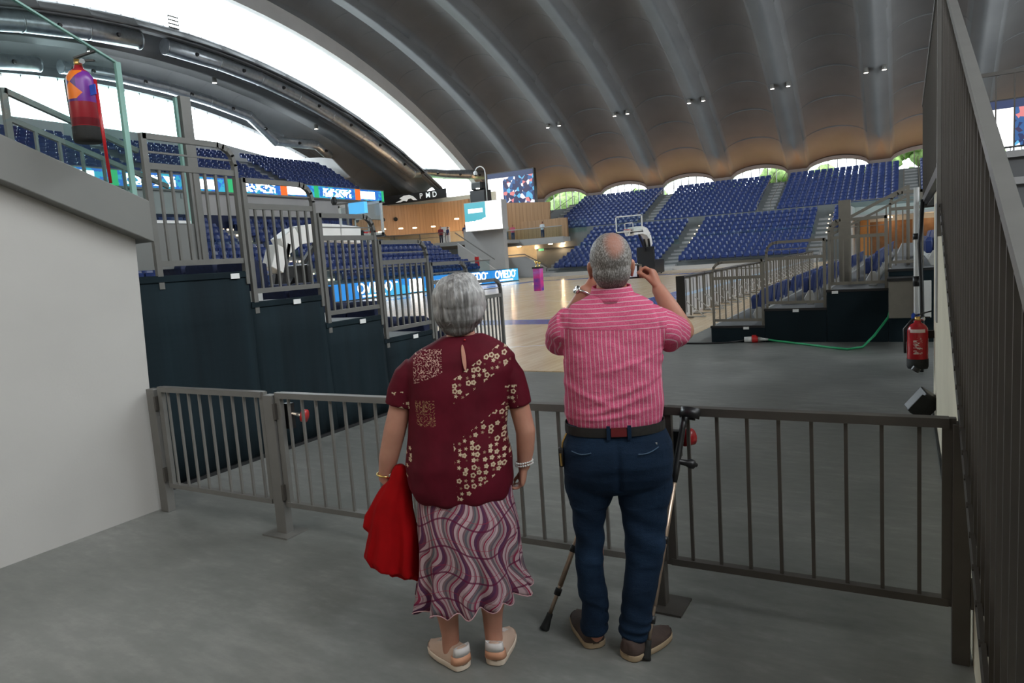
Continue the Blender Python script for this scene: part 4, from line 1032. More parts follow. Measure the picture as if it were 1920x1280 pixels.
# ------------------------------------------------------------------ baskets
M['board_glass'] = glass('backboard_glass', (.93, .97, .97), .1)
def basket(loc, rz, label):
    r = thing('basketball_hoop', label, 'basketball hoop', loc, rz)      # board at local y=0 facing +y, post behind (-y)
    MB().box((-.9, -.02, 2.9), (.9, .01, 3.95)).build('backboard', 'board_glass', r)
    mb = MB()
    for a_, b_, c_, d_ in ((-.9, .9, 2.9, 2.97), (-.9, .9, 3.88, 3.95), (-.9, -.83, 2.9, 3.95), (.83, .9, 2.9, 3.95)): mb.box((a_, .01, c_), (b_, .02, d_))
    for a_, b_, c_, d_ in ((-.295, .295, 3.04, 3.09), (-.295, .295, 3.44, 3.49), (-.295, -.245, 3.04, 3.49), (.245, .295, 3.04, 3.49)): mb.box((a_, .01, c_), (b_, .02, d_))
    for a_, b_, c_, d_ in ((-.9, .9, 2.9, 2.97), (-.9, .9, 3.88, 3.95), (-.9, -.83, 2.9, 3.95), (.83, .9, 2.9, 3.95)): mb.box((a_, -.04, c_), (b_, -.02, d_))
    mb.build('frame', 'white', r)
    MB().box((-.92, -.05, 2.84), (.92, .03, 2.90)).build('bottom_padding', 'black', r)
    MB().tube([(.225 * math.cos(R(q)), .38 + .225 * math.sin(R(q)), 3.05) for q in range(-90, 271, 18)], .012, 8).box((-.09, .0, 3.0), (.09, .16, 3.06)).build('rim', 'redplastic', r)
    nt = MB()
    for j in range(12):
        for s_ in (1, -1):
            pts = []
            for h in range(5): a_ = R(j * 30 + s_ * h * 15); q = .225 - .018 * h * 1.5; pts.append((q * math.cos(a_), .38 + q * math.sin(a_), 3.05 - .1 * h))
            nt.tube(pts, .007, 4)
    nt.build('net', 'white', r)
    # padded arm, white
    mb = MB(); seg = [(-.3, 2.93), (-1.2, 3.0), (-2.1, 3.02), (-2.9, 2.93), (-3.5, 2.6), (-3.8, 1.95)]
    for i in range(len(seg) - 1):
        (ya, za), (yb, zb) = seg[i], seg[i + 1]; d = Vector((0, yb - ya, zb - za)); d.normalize()
        mb.bar((0, ya, za), (0, yb - d.y * .03, zb - d.z * .03), .42, .52 if i < 4 else .5, up=(0, 0, 1) if i < 4 else (0, 1, 0))
    mb.build('padded_arm', 'pad', r, bevel=.03)
    MB().bar((0, -.05, 2.95), (0, -.4, 2.93), .2, .28).build('front_arm', 'black', r)
    MB().bar((.0, -1.8, 2.8), (0, -3.4, 1.2), .12, .12).bar((-.15, -3.3, 2.5), (-.15, -3.9, .6), .12, .12).bar((.15, -3.3, 2.5), (.15, -3.9, .6), .12, .12).build('lift_frame', 'black', r)
    MB().box((-.6, -5.2, .08), (.6, -3.1, 1.0)).build('base', 'black', r, bevel=.04)
    MB().box((-.62, -3.12, .1), (.62, -2.95, 1.9)).build('front_padding', 'black', r, bevel=.04)
    for x_ in (-.45, .45):
        for y_ in (-4.9, -3.4): MB().tube([(x_ - .04, y_, .06), (x_ + .04, y_, .06)], .06, 12).build('caster', 'rubber', r)
    return r
hoop = basket((-15.2, 17.3, .012), 0, 'near basketball hoop with white padded arm, seen through the railings')
basket((-15.45, 42.9, .012), R(180), 'far basketball hoop above the head of the man in pink')
for ch in hoop.children_recursive:
    if ch.name.split('.')[0] in ('backboard', 'frame', 'bottom_padding', 'rim', 'net', 'padded_arm', 'front_arm'): ch.data.transform(Matrix.Translation((0, 0, -.20)))
r = thing('shot_clock', 'blue lit shot clock display behind the near glass backboard', 'shot clock', (-14.8, 16.9, 3.3))
MB().box((-15.05, 16.6, 3.38), (-14.42, 16.75, 3.72)).build('display', emis('clock_blue', (.08, .40, .75), .9), r, world=True)
MB().bar((-15.2, 16.68, 3.0), (-15.2, 16.68, 3.75), .06, .06).bar((-15.6, 16.68, 3.74), (-14.42, 16.68, 3.74), .05, .05).build('mount', 'steel', r, world=True)
MB().ell((-15.7, 16.68, 3.86), (.10, .10, .16), 10).build('horn', 'black', r, world=True)
# trophy on a purple totem at centre court
M['totem'] = None
t = NT('totem_print'); o = t.obj(); x, y, z = t.xyz(o)
nn = t.noise(t.map(o, (1, 1, 1.6)), 1.6, 3)
t.base(t.ramp(t.math('MULTIPLY_ADD', nn, .6, t.math('MULTIPLY', z, .18)), [(.25, (.10, .03, .35)), (.42, (.65, .03, .25)), (.52, (.45, .12, .5)), (.62, (.75, .45, .75)), (.75, (.12, .03, .4))])); t.set(Roughness=.5)
M['totem'] = t.m
r = thing('trophy_totem', 'purple and pink printed column standing at centre court', 'totem', (-16.2, 31.3, .012))
MB().box((-.19, -.19, 0), (.19, .19, 1.12)).build('column', 'totem', r, bevel=.01)
MB().box((-.22, -.22, 1.12), (.22, .22, 1.2)).build('top_plate', 'black', r)
r = thing('trophy_cup', 'gold trophy cup standing on the purple column', 'trophy', (-16.2, 31.3, 1.212))
MB().lathe([(0, 0), (.06, 0), (.05, .04), (.015, .08), (.02, .14), (.07, .20), (.09, .30), (.085, .30), (0, .2)], (-.07, 0, 0), 16).build('bowl', 'gold', r, True)
MB().lathe([(0, 0), (.05, 0), (.04, .04), (.015, .08), (.02, .12), (.06, .16), (.07, .25), (.0, .2)], (.10, 0, 0), 16).build('second_bowl', 'gold', r, True)

# ------------------------------------------------------------------ right wall, stairs, balustrade
struct('wall_right', MB().prism([(-2, 0), (7.4, 0), (7.4, 1.96), (4.9, 1.96), (-.0, 0.02), (-2, .02)], 'x', .215, .33).box((.335, 2.0, 0), (.36, 7.4, .4)), 'plaster_warm', 'cream plastered wall under the right staircase', 'wall')
struct('wall_right_groove', MB().box((.205, 6.5, .9), (.216, 6.75, 1.85)), 'nosing')
struct('baseboard_right', MB().box((.198, 3.2, 0), (.212, 7.35, .025)), 'rubber')
mb = MB(); nz = MB()
for i in range(13):
    y_ = 4.65 - .33 * i; z_ = 2.03 - .16 * i
    if z_ < .05: break
    mb.box((.34, y_ - .33 if i else y_, z_ - .16 - .02), (2.6, y_ + .35, z_ - .16)) if i else None
    mb.box((.34, y_ + .01, z_ - .18), (2.6, y_ + .05, z_ - .02))
    nz.box((.34, y_ - .012, z_ - .035), (2.6, y_ + .08, z_))
struct('floor_stairs', mb, 'step'); struct('trim_22', nz, 'nosing', 'pale nosings of the right staircase steps', 'stair nosing')
struct('floor_landing', MB().box((.22, 4.70, 1.95), (2.6, 10.2, 2.03)), 'step')
struct('trim_23', MB().box((.165, 4.7, 1.97), (.22, 10.2, 2.04)).box((.17, 10.15, 1.93), (2.6, 10.25, 2.06)), 'steel_dark')
r = thing('stair_balustrade', 'tall dark bronze slatted stair balustrade along right edge', 'balustrade', (.17, 2.5, 0))
sl = .457
bz = lambda y_: .65 + sl * (y_ - 2.33) + .02
hz = lambda y_: 2.05 + sl * (y_ - 2.6) - .01
MB().bar((.187, .2, hz(.2)), (.187, 4.75, hz(4.75)), .034, .032).build('handrail', 'steel', r, world=True)
MB().bar((.17, .2, bz(.2)), (.17, 5.3, bz(5.3)), .012, .07).build('bottom_plate', 'steel_dark', r, world=True)
for j in range(38):
    y_ = 4.68 - .115 * j
    if y_ < .55: break
    MB().box((.172, y_ - .005, bz(y_)), (.205, y_ + .005, hz(y_))).build('slat', 'steel_dark', r, world=True)
    MB().tube([(.160, y_, bz(y_) + .03), (.168, y_, bz(y_) + .03)], .010, 8).build('bolt', 'steel_dark', r, world=True)
MB().box((.15, 4.68, 1.6), (.215, 4.75, 3.2)).build('newel_post', 'steel', r, world=True)
r = thing('landing_balustrade', 'dark slatted landing balustrade beyond the right staircase, above extinguisher', 'balustrade', (.17, 7.5, 2.0))
MB().bar((.185, 4.75, 3.17), (.185, 10.2, 3.17), .04, .045).build('handrail', 'steel', r, world=True)
for j in range(46): y_ = 4.85 + .117 * j; MB().box((.172, y_ - .005, 2.03), (.205, y_ + .005, 3.16)).build('slat', 'steel_dark', r, world=True)
r = thing('upper_landing_railing', 'thin railing across the top of the right stairs', 'railing', (1.4, 8.2, 2.03))
MB().bar((.22, 8.2, 3.06), (2.6, 8.2, 3.06), .03, .035).build('handrail', 'steel_dark', r, world=True)
for j in range(16): MB().bar((.3 + .145 * j, 8.2, 2.03), (.3 + .145 * j, 8.2, 3.05), .012, .012).build('baluster', 'steel_dark', r, world=True)

# ------------------------------------------------------------------ barrier fence across the passage
FY = 2.95
def fence(label, x0, x1, zt0, zt1, mat, sp, posts, endbar=True):
    r = thing('barrier_railing', label, 'railing', ((x0 + x1) / 2, FY, 0), group='gate panels of the barrier')
    zb0, zb1 = zt0 - .70, zt1 - .695
    MB().bar((x0, FY, zt0), (x1, FY, zt1), .05, .035).build('top_rail', mat, r, world=True)
    MB().bar((x0, FY, zb0), (x1, FY, zb1), .04, .03).build('bottom_rail', mat, r, world=True)
    n = int((x1 - x0 - .08) / sp); off = ((x1 - x0) - n * sp) / 2
    for j in range(n + 1):
        x = x0 + off + j * sp; t_ = (x - x0) / (x1 - x0)
        MB().bar((x, FY, zb0 + (zb1 - zb0) * t_), (x, FY, zt0 + (zt1 - zt0) * t_), .014, .014, up=(1, 0, 0)).build('bar', mat, r, world=True)
    if endbar:
        for x, a_, b_ in ((x0, zb0, zt0), (x1, zb1, zt1)): MB().bar((x, FY, a_ - .015), (x, FY, b_ + .017), .03, .045, up=(1, 0, 0)).build('end_bar', mat, r, world=True)
    return r
def post(x, zt, mat, label, base=True, w_=.085):
    r = thing('barrier_post', label, 'post', (x, FY, 0), group='posts of the barrier')
    MB().box((x - w_ / 2, FY - .03, .0), (x + w_ / 2, FY + .03, zt)).build('post', mat, r, world=True, bevel=.004)
    if base: MB().box((x - .11, FY - .09, 0), (x + .11, FY + .09, .010)).build('base_plate', mat, r, world=True)
    for z_ in (zt - .10, .28): MB().box((x + w_ / 2, FY - .035, z_ - .05), (x + w_ / 2 + .02, FY + .02, z_ + .05)).build('hinge', 'steel_dark', r, world=True)
    return r
post(-4.66, .90, 'steel', 'grey barrier post fixed against the left white wall', False)
post(-3.46, .90, 'steel', 'grey barrier post with square base plate, left of the woman')
post(-.985, .915, 'steel_dark', 'dark barrier post with base plate behind the right crutch', True, .045)
post(.175, .93, 'steel_dark', 'dark barrier post at the foot of the right staircase', False, .06)
fence('grey barred barrier gate between left wall and first post', -4.57, -3.53, .90, .90, 'steel', .112, 2)
fence('grey barred barrier section behind the woman', -3.39, -1.04, .90, .915, 'steel', .115, 2)
fence('dark barred barrier gate right of the man', -.93, .135, .925, .93, 'steel_dark', .125, 2)
r = thing('gate_lock', 'black gate lock with round red knob on the barrier', 'lock', (-3.34, FY + .05, .77))
MB().box((-3.40, FY + .03, .68), (-3.34, FY + .07, .84)).build('lock_body', 'black', r, world=True)
MB().tube([(-3.34, FY + .05, .775), (-3.26, FY + .07, .76)], .012, 8).build('spindle', 'chrome', r, world=True)
MB().tube([(-3.27, FY + .065, .762), (-3.245, FY + .075, .758)], .040, 20).build('knob', 'redplastic', r, True, world=True)
r = thing('gate_lock', 'black gate lock with round red knob behind the black crutch grip', 'lock', (-.86, FY + .05, .77))
MB().box((-.925, FY + .03, .70), (-.885, FY + .07, .82)).build('lock_body', 'black', r, world=True)
MB().tube([(-.87, FY + .04, .79), (-.84, FY + .075, .79)], .038, 20).build('knob', 'red', r, True, world=True)

# ------------------------------------------------------------------ fire extinguishers
def extinguisher(name_lbl, loc, rz, wrap, rad=.075, h=.44):
    r = thing('fire_extinguisher', name_lbl, 'fire extinguisher', loc, rz)
    MB().lathe([(0, .0), (rad * .9, 0), (rad, .01), (rad, h * .80), (rad * .95, h * .87), (rad * .72, h * .95), (rad * .35, h), (rad * .3, h + .02), (0, h + .02)], seg=32).build('cylinder', M['red'] if not wrap else wrap, r, True)
    MB().lathe([(0, -.02), (rad * .95, -.02), (rad * 1.03, .0), (rad * 1.03, .07), (rad * .9, .075), (0, .075)], seg=32).build('base_ring', 'rubber', r, True)
    MB().tube([(0, 0, h + .01), (0, 0, h + .055)], .022, 14).build('valve', 'brass', r, True)
    MB().bar((-.02, 0, h + .065), (.11, 0, h + .10), .02, .010).bar((-.02, 0, h + .05), (.10, 0, h + .045), .02, .010).build('handle', 'black', r)
    MB().tube([(0, .02, h + .04), (-.04, .03, h + .02), (-rad - .02, .02, h - .06), (-rad - .015, .02, h * .5), (-rad - .012, .02, .12)], .011, 8).build('hose', 'black', r, True)
    MB().tube([(.03, -.02, h + .035), (.045, -.035, h + .035)], .016, 12).build('pressure_gauge', 'chrome', r)
    return r
t = NT('festival_wrap'); o = t.obj(); x, y, z = t.xyz(o)
dia = t.math('ADD', t.math('ABSOLUTE', t.math('ADD', x, .028)), t.math('ABSOLUTE', t.math('SUBTRACT', t.math('PINGPONG', t.math('SUBTRACT', z, .20), .065), .065)))
orange = t.AND(t.math('LESS_THAN', dia, .068), t.math('GREATER_THAN', z, .23), t.math('GREATER_THAN', .41, z))
c = t.mix(t.math('GREATER_THAN', z, .215), (.30, .02, .03), t.mix(t.math('GREATER_THAN', x, .01), (.08, .03, .18), (.18, .03, .30)))
c = t.mix(orange, c, (.85, .20, .02)); c = t.mix(t.step(z, .075, .12), c, (.16, .012, .02)); c = t.mix(t.math('GREATER_THAN', z, .40), c, (.38, .02, .03))
t.base(c); t.set(Roughness=.3); wrapm = t.m
ex = extinguisher('fire extinguisher with orange and purple wrap hanging beyond glass, upper left', (-4.405, 2.58, 2.55), R(32), wrapm, .078, .42)
r = thing('sign_pole', 'dark red pole with small blue tag beside the wrapped extinguisher', 'pole', (-4.3, 2.62, 2.2))
MB().tube([(-4.285, 2.60, 2.89), (-4.265, 2.60, 2.27)], .010, 10).build('pole', 'red', r, True, world=True)
MB().box((-4.335, 2.585, 2.80), (-4.27, 2.59, 2.86)).build('tag', 'blue_tape', r, world=True)
t = NT('red_with_labels'); o = t.obj(); x, y, z = t.xyz(o)
lab = t.AND(t.math('LESS_THAN', y, -.01), t.OR(t.AND(t.step(z, .315, .345), t.step(x, -.07, .045)), t.AND(t.step(z, .12, .27), t.step(x, -.05, .02), t.math('GREATER_THAN', t.noise(t.map(o, (14, 14, 40)), 2.2, 2), .56))))
t.base(t.mix(lab, t.ramp(t.noise(o, 8, 3), [(.3, (.36, .010, .016)), (.7, (.48, .016, .022))]), (.62, .50, .46))); t.set(Roughness=.25)
ex2 = extinguisher('red fire extinguisher with pale labels hung on right wall corner', (.085, 7.25, .42), R(12), t.m, .085, .40)
MB().box((.08, .02, .25), (.14, .05, .32)).build('wall_bracket', 'black', ex2)
r = thing('floor_wedge', 'tilted black box leaning on the right wall under the extinguisher', 'box', (.12, 6.9, 0))
MB().cbox((.12, 6.85, .155), (.16, .16, .22), Matrix.Rotation(R(38), 4, 'Y') @ Matrix.Rotation(R(20), 4, 'Z')).build('body', 'black', r, world=True, bevel=.01)
MB().cbox((.105, 6.76, .155), (.12, .01, .18), Matrix.Rotation(R(38), 4, 'Y') @ Matrix.Rotation(R(20), 4, 'Z')).build('front_plate', 'rubber', r, world=True)
MB().tube([(.06, 7.1, .40), (.08, 7.1, .43)], .035, 14).build('wheel', 'black', r, world=True)

# ------------------------------------------------------------------ people
def ring_body(mb, rows, seg=36, p=2.3):
    mb.rings([ering(cx, cy, z, hw, hd, seg, p) for z, cx, hw, hd, cy in rows])
def hand(mb, wrist, fwd, nrm, thumb_side, curl=(30, 35, 25), s=1.0, spread=.05, thumb=(35, 20), thumb_curl=20, rfin=.0078):
    """palm + five fingers. fwd: finger direction, nrm: towards the palm side (fingers curl that way), thumb_side: unit vector"""
    f = Vector(fwd).normalized(); n = (Vector(nrm) - f * Vector(nrm).dot(f)).normalized(); t_ = Vector(thumb_side); t_ = (t_ - f * t_.dot(f) - n * t_.dot(n)).normalized()
    w_ = Vector(wrist); PL = .088 * s
    def rg(d, hw, hd):
        c_ = w_ + f * d; return [c_ + t_ * (hw * math.copysign(abs(math.cos(a)) ** .8, math.cos(a))) + n * (hd * math.sin(a)) for a in [2 * math.pi * k / 16 for k in range(16)]]
    mb.rings([rg(-.02 * s, .024 * s, .018 * s), rg(.01 * s, .028 * s, .018 * s), rg(.04 * s, .036 * s, .017 * s), rg(.07 * s, .040 * s, .015 * s), rg(PL, .037 * s, .011 * s)])
    L = [(.72, .027), (.80, .009), (.75, -.009), (.60, -.026)]
    for i, (ln, off) in enumerate(L):
        base = w_ + f * (PL - .012) * 1.0 + t_ * (off * s); ln = ln * .1 * s
        d = (f + t_ * (off / .027 * spread)).normalized(); pts = [base]; ang = 0
        for k_, (fr, cu) in enumerate(zip((.46, .30, .24), curl)):
            ang += R(cu + (i * 3)); dd = (d * math.cos(ang) + n * math.sin(ang)).normalized(); pts.append(pts[-1] + dd * (ln * fr))
        r0 = (rfin + (.0006 if i < 3 else -.0006)) * s; mb.tube(pts, [r0 * 1.12, r0 * 1.02, r0 * .95, r0 * .78], 10, True)
    base = w_ + f * (.018 * s) + t_ * (.020 * s) + n * .004
    a1, a2 = R(thumb[0]), R(thumb[1])
    d = (f * math.cos(a1) + t_ * math.sin(a1) * math.cos(a2) + n * math.sin(a1) * math.sin(a2)).normalized()
    p1 = base + d * .040 * s; d2 = (d + n * math.tan(R(thumb_curl)) * .5 - t_ * .25).normalized(); p2 = p1 + d2 * .030 * s; d3 = (d2 + n * .25 - t_ * .25).normalized()
    mb.tube([base, p1, p2, p2 + d3 * .024 * s], [.0135 * s, .0105 * s, .0092 * s, .0078 * s], 10, True)
def head(mb, c, s=1.0, yaw=0.0, pitch=0.0):
    """head facing +y, centre c (mid skull)"""
    Q = Matrix.Rotation(yaw, 3, 'Z') @ Matrix.Rotation(pitch, 3, 'X'); C = Vector(c)
    e = lambda o, r, rx=0: mb.ell(C + Q @ (Vector(o) * s), [v * s for v in r], 20, Q @ Matrix.Rotation(rx, 3, 'X'))
    e((0, -.012, .022), (.077, .096, .093)); e((0, .02, -.035), (.064, .072, .075)); e((0, .052, -.078), (.036, .034, .030))
    e((0, .080, .018), (.052, .022, .018)); e((0, .100, -.022), (.013, .020, .022), .4); e((0, .092, -.004), (.009, .012, .028))
    e((-.036, .066, -.03), (.022, .022, .02)); e((.036, .066, -.03), (.022, .022, .02)); e((0, .088, -.058), (.022, .010, .010)); e((0, .084, -.066), (.018, .010, .008))
    for q in (-1, 1):
        e((q * .079, -.002, -.016), (.008, .019, .031), -.15); e((q * .084, -.010, -.008), (.006, .015, .022), -.15); e((q * .077, .004, -.042), (.007, .010, .012))
    return Q
def face_bits(parent, c, Q, s=1.0, iris='steel'):
    C = Vector(c)
    for q in (-1, 1):
        MB().ell(C + Q @ Vector((q * .031, .080, .0)) * s, (.0118 * s, .0118 * s, .0085 * s), 14).build('eye', 'white', parent, True)
        MB().ell(C + Q @ Vector((q * .031, .0905, .0)) * s, (.0055 * s, .0025 * s, .0055 * s), 10).build('iris', 'black', parent, True)
    MB().tube([C + Q @ Vector((x * .001, .098 - abs(x) * .0004, -.062)) * s for x in (-20, -10, 0, 10, 20)], [.002, .004, .0045, .004, .002], 8, True).build('lips', M['lips'], parent, True)
M['lips'] = simple('lips', (.42, .12, .11), .5)
M['fakeskin'] = None
def W2L(root, rz, x, y):
    dx, dy = x - root[0], y - root[1]; c_, s_ = math.cos(rz), math.sin(rz)
    return (c_ * dx + s_ * dy, -s_ * dx + c_ * dy)

def shoe(parent, heel, toe, L, W_, mats, h_heel=.07, style='sneaker', name='shoe'):
    """heel/toe (x,y) local: heel back point and direction"""
    h = Vector((heel[0], heel[1], 0)); d = Vector((toe[0] - heel[0], toe[1] - heel[1], 0)).normalized(); sd = Vector((d.y, -d.x, 0))
    def prof(u):      # half width along the length
        return W_ * (.36 + .14 * math.sin(math.pi * min(1, u * .9 + .12)) + (.06 * math.sin(math.pi * max(0, u - .35) / .65) if u > .35 else 0)) * (1 if u < .82 else math.sqrt(max(0.02, 1 - ((u - .82) / .185) ** 2))) * (1 if u > .08 else math.sqrt(max(.02, 1 - ((.08 - u) / .085) ** 2)))
    us = [0.0, .015, .04, .08, .15, .25, .35, .45, .55, .65, .75, .83, .9, .95, .985, 1.0]
    def outline(z, grow, bot=0): 
        a = [h + d * (u * L) + sd * (prof(u) * grow) + Vector((0, 0, z)) for u in us]; b = [h + d * (u * L) - sd * (prof(u) * grow) + Vector((0, 0, z)) for u in reversed(us)]
        return a + b
        root = MB()
    rs = []
    for u in us:
        hw = prof(u) * .98
        top = (h_heel + .030 if u < .06 else h_heel + .03 - .008 * math.sin(min(1, (u - .06) / .3) * math.pi)) if u < .36 else max(.046, h_heel + .03 - (u - .36) / .64 * (h_heel - .006))
        if u > .9: top *= (1 - (u - .9) * 2.2)
        open_ = .62 if u < .36 else .30 * (1 - (u - .36)) + .35
        c_ = h + d * (u * L); ring = []
        for k_, (a_, z_) in enumerate(((-1, .022), (-1.03, .035), (-.98, top * .6), (-.80 if u >= .36 else -.72, top * .88), (-open_ * (.8 if u < .36 else 1), top), (0, top + (.004 if u >= .36 else 0)), (open_ * (.8 if u < .36 else 1), top), (.80 if u >= .36 else .72, top * .88), (.98, top * .6), (1.03, .035), (1, .022))):
            ring.append(c_ + sd * (hw * a_) + Vector((0, 0, z_)))
        rs.append(ring)
    up = MB().rings(rs).build(name, mats[0], parent, True); parent = up
    MB().rings([outline(0.003, 1.0), outline(.006, 1.05), outline(.024, 1.08), outline(.028, 1.02)]).build('sole', mats[1], parent, True)
    if style == 'sneaker':
        rs = []       # pale heel tab and coral counter
        def counter(u1, z0, z1, g):
            q = [u for u in us if u <= u1]; a = []
            for z_ in (z0, z1):
                gg = g * (1 - (z_ - .03) * 2.6)
                a.append([h + d * (u * L - .002) + sd * (prof(u) * gg) + Vector((0, 0, z_)) for u in reversed(q)] + [h + d * (u * L - .002) - sd * (prof(u) * gg) + Vector((0, 0, z_)) for u in q])
            return MB().rings(a, caps=False)
        o = counter(.2, .030, .064, 1.09).build('heel_counter', mats[2], parent, True); sd_ = o.modifiers.new('t', 'SOLIDIFY'); sd_.thickness = .002; sd_.offset = 1
        o = counter(.14, .064, .100, 1.10).build('heel_tab', mats[3], parent, True); sd_ = o.modifiers.new('t', 'SOLIDIFY'); sd_.thickness = .003; sd_.offset = 1
        for k_ in range(4):
            u = .42 + .07 * k_; c_ = h + d * (u * L); z_ = max(.046, h_heel + .03 - (u - .36) / .64 * (h_heel - .006)) + .006
            MB().tube([c_ + sd * .022 + Vector((0, 0, z_ - .005)), c_ + Vector((0, 0, z_)), c_ - sd * .022 + Vector((0, 0, z_ - .005))], .0028, 6).build('lace', mats[3], parent)
    return up

# ---- woman ----
WR, WA = (-1.56, 2.25), R(28)
mb = MB()
HC = (.034, .012, 1.468)
ring_body(mb, [(.70, 0, .14, .11, -.01), (.78, 0, .17, .125, -.01), (.90, -.01, .175, .12, 0), (1.05, 0, .17, .12, 0), (1.17, .01, .165, .115, 0), (1.25, .02, .14, .09, 0), (1.31, .028, .085, .065, .0), (1.335, .03, .062, .055, .0), (1.37, .032, .052, .052, .005), (1.42, .033, .050, .052, .012)])
for s_, k_ in ((-1, .12), (1, .085)):
    mb.tube([(s_ * .085, 0, .74), (s_ * .095, -.01, .55), (s_ * (k_ - .012 * s_), -.02, .40)] , [.085, .078, .055], 18, True)
mb.tube([(-.11, -.02, .42), (-.115, -.028, .29), (-.107, -.032, .195), (-.103, -.036, .12), (-.104, -.040, .055)], [.055, .062, .043, .036, .036], 18, True)
mb.tube([(.085, -.01, .42), (.080, -.012, .28), (.075, -.018, .19), (.074, -.024, .115), (.076, -.028, .05)], [.055, .059, .042, .037, .036], 18, True)
mb.tube([(-.103, -.04, .045), (-.145, .05, .035)], [.030, .026], 12, True); mb.tube([(.076, -.03, .045), (.085, .08, .035)], [.030, .026], 12, True)
mb.tube([(-.155, 0, 1.20), (-.225, -.005, 1.10), (-.262, -.01, .985), (-.300, .005, .87), (-.327, .02, .785)], [.045, .045, .045, .040, .026], 16, True)
mb.tube([(.185, 0, 1.19), (.238, -.005, 1.08), (.262, -.01, .95), (.256, .0, .875), (.245, .012, .805)], [.043, .042, .040, .036, .027], 16, True)
hand(mb, (-.327, .02, .785), (.25, .15, -1), (1, .1, .2), (.1, 1, 0), (45, 60, 45), .94)
hand(mb, (.244, .012, .805), (-.12, .18, -1), (-1, .1, -.1), (.1, 1, .1), (26, 34, 28), .94, thumb=(30, 25))
Q = head(mb, HC, .97)
woman = remesh(mb, 'person', 'skin_w', None, .0052, 4)
tag(woman, 'person with short grey hair, maroon flower blouse and wavy skirt, seen from behind', 'person')
woman.location = (WR[0], WR[1], 0); woman.rotation_euler = (0, 0, WA)
face_bits(woman, HC, Q, .97)
# hair
t = NT('grey_hair'); o = t.obj(); x, y, z = t.xyz(o)
st = t.noise(t.map(o, (1, 1, .16), rot=(0, R(8), 0)), 70, 4, .6); lg = t.noise(t.map(o, (1, 1, .5)), 7, 3)
dk = t.noise(t.map(o, (1, 1, 1)), 9, 2)
c = t.ramp(st, [(.28, (.085, .080, .078)), (.5, (.24, .235, .23)), (.72, (.50, .49, .48))])
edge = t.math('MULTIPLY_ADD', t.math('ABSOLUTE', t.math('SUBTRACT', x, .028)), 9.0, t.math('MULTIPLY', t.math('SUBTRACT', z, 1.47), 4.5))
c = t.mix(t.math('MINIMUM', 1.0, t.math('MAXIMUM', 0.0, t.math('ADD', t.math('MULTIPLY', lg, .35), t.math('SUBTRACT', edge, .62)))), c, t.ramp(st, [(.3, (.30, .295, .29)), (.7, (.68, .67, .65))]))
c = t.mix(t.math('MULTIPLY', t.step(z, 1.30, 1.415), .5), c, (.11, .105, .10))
t.base(c); t.set(Roughness=.45); t.bump(st, .8, .004); M['hair_grey'] = t.m
mb = MB(); C = Vector(HC)
mb.ell(C + Vector((0, -.020, .026)), (.104, .108, .100), 28); mb.ell(C + Vector((-.002, -.040, -.020)), (.099, .082, .088), 28)
mb.ell(C + Vector((-.05, .0, -.015)), (.052, .062, .082), 20); mb.ell(C + Vector((.056, -.005, .0)), (.050, .060, .060), 20); mb.ell(C + Vector((0, .05, .062)), (.075, .045, .038), 20)
mb.ell(C + Vector((-.008, -.050, -.078)), (.066, .048, .040), 20); mb.ell(C + Vector((.01, -.01, .095)), (.065, .065, .035), 20)
def hd(co):
    a = math.atan2(co.x - HC[0], -(co.y - HC[1])); d = math.sin(a * 34 + co.z * 10) * .0013 + math.sin(a * 61 + co.z * 23) * .0010
    return d + noise.noise(co * 30) * .004 + (noise.noise(Vector((co.x * 60, co.y * 60, co.z * 9))) * .0028)
remesh(mb, 'hair', 'hair_grey', woman, .0040, 3, hd)
rnd = random.Random(3); mb = MB()
for i in range(46):
    a = rnd.uniform(-2.4, 2.4); e_ = rnd.uniform(.1, 1.3) if i < 30 else rnd.uniform(-1.0, -.6)
    n = Vector((math.sin(a) * math.cos(e_), -math.cos(a) * math.cos(e_), math.sin(e_))); p = C + Vector((0, -.020, .015)) + Vector((n.x * .101, n.y * .105, n.z * (.104 if e_ > 0 else .112)))
    tg = Vector((rnd.uniform(-.6, .6), rnd.uniform(-.6, .6), rnd.uniform(-.9, .2))); mb.tube([p, p + n * .010 + tg * .012, p + n * .014 + tg * .032], [.0006, .0005, .0003], 4)
o = mb.build('flyaway_hair', 'hair_grey', woman); o['kind'] = 'stuff'
MB().ell((C.x + .085, C.y - .002, C.z - .058), (.004, .004, .006), 10).build('earring', 'gold', woman, True)

# blouse fabric
t = NT('maroon_flower_print'); o = t.obj(); x, y, z = t.xyz(o)
base = t.ramp(t.noise(o, 9, 3), [(.3, (.078, .003, .010)), (.7, (.115, .005, .016))])
vz = t.n('ShaderNodeTexVoronoi', feature='F1', distance='EUCLIDEAN'); flat = t.n('ShaderNodeCombineXYZ'); t.L.new(x, flat.inputs[0]); t.L.new(z, flat.inputs[1])
t.L.new(flat.outputs[0], vz.inputs['Vector']); vz.inputs['Scale'].default_value = 41; vz.inputs['Randomness'].default_value = .5
loc = t.n('ShaderNodeVectorMath', operation='SUBTRACT'); t.L.new(flat.outputs[0], loc.inputs[0]); t.L.new(vz.outputs['Position'], loc.inputs[1])
lx, ly, lz = t.xyz(loc.outputs[0]); ang = t.math('ARCTAN2', ly, lx)
dist = t.math('MULTIPLY', vz.outputs['Distance'], 1.0)
pet = t.math('MULTIPLY_ADD', t.math('COSINE', t.math('MULTIPLY', ang, 5.0)), .06, .41)
fl = t.AND(t.math('LESS_THAN', dist, pet), t.math('GREATER_THAN', dist, .11))
fc = t.ramp(dist, [(.14, (.16, .05, .03)), (.22, (.48, .36, .24)), (.34, (.66, .54, .39)), (.42, (.42, .29, .18))])
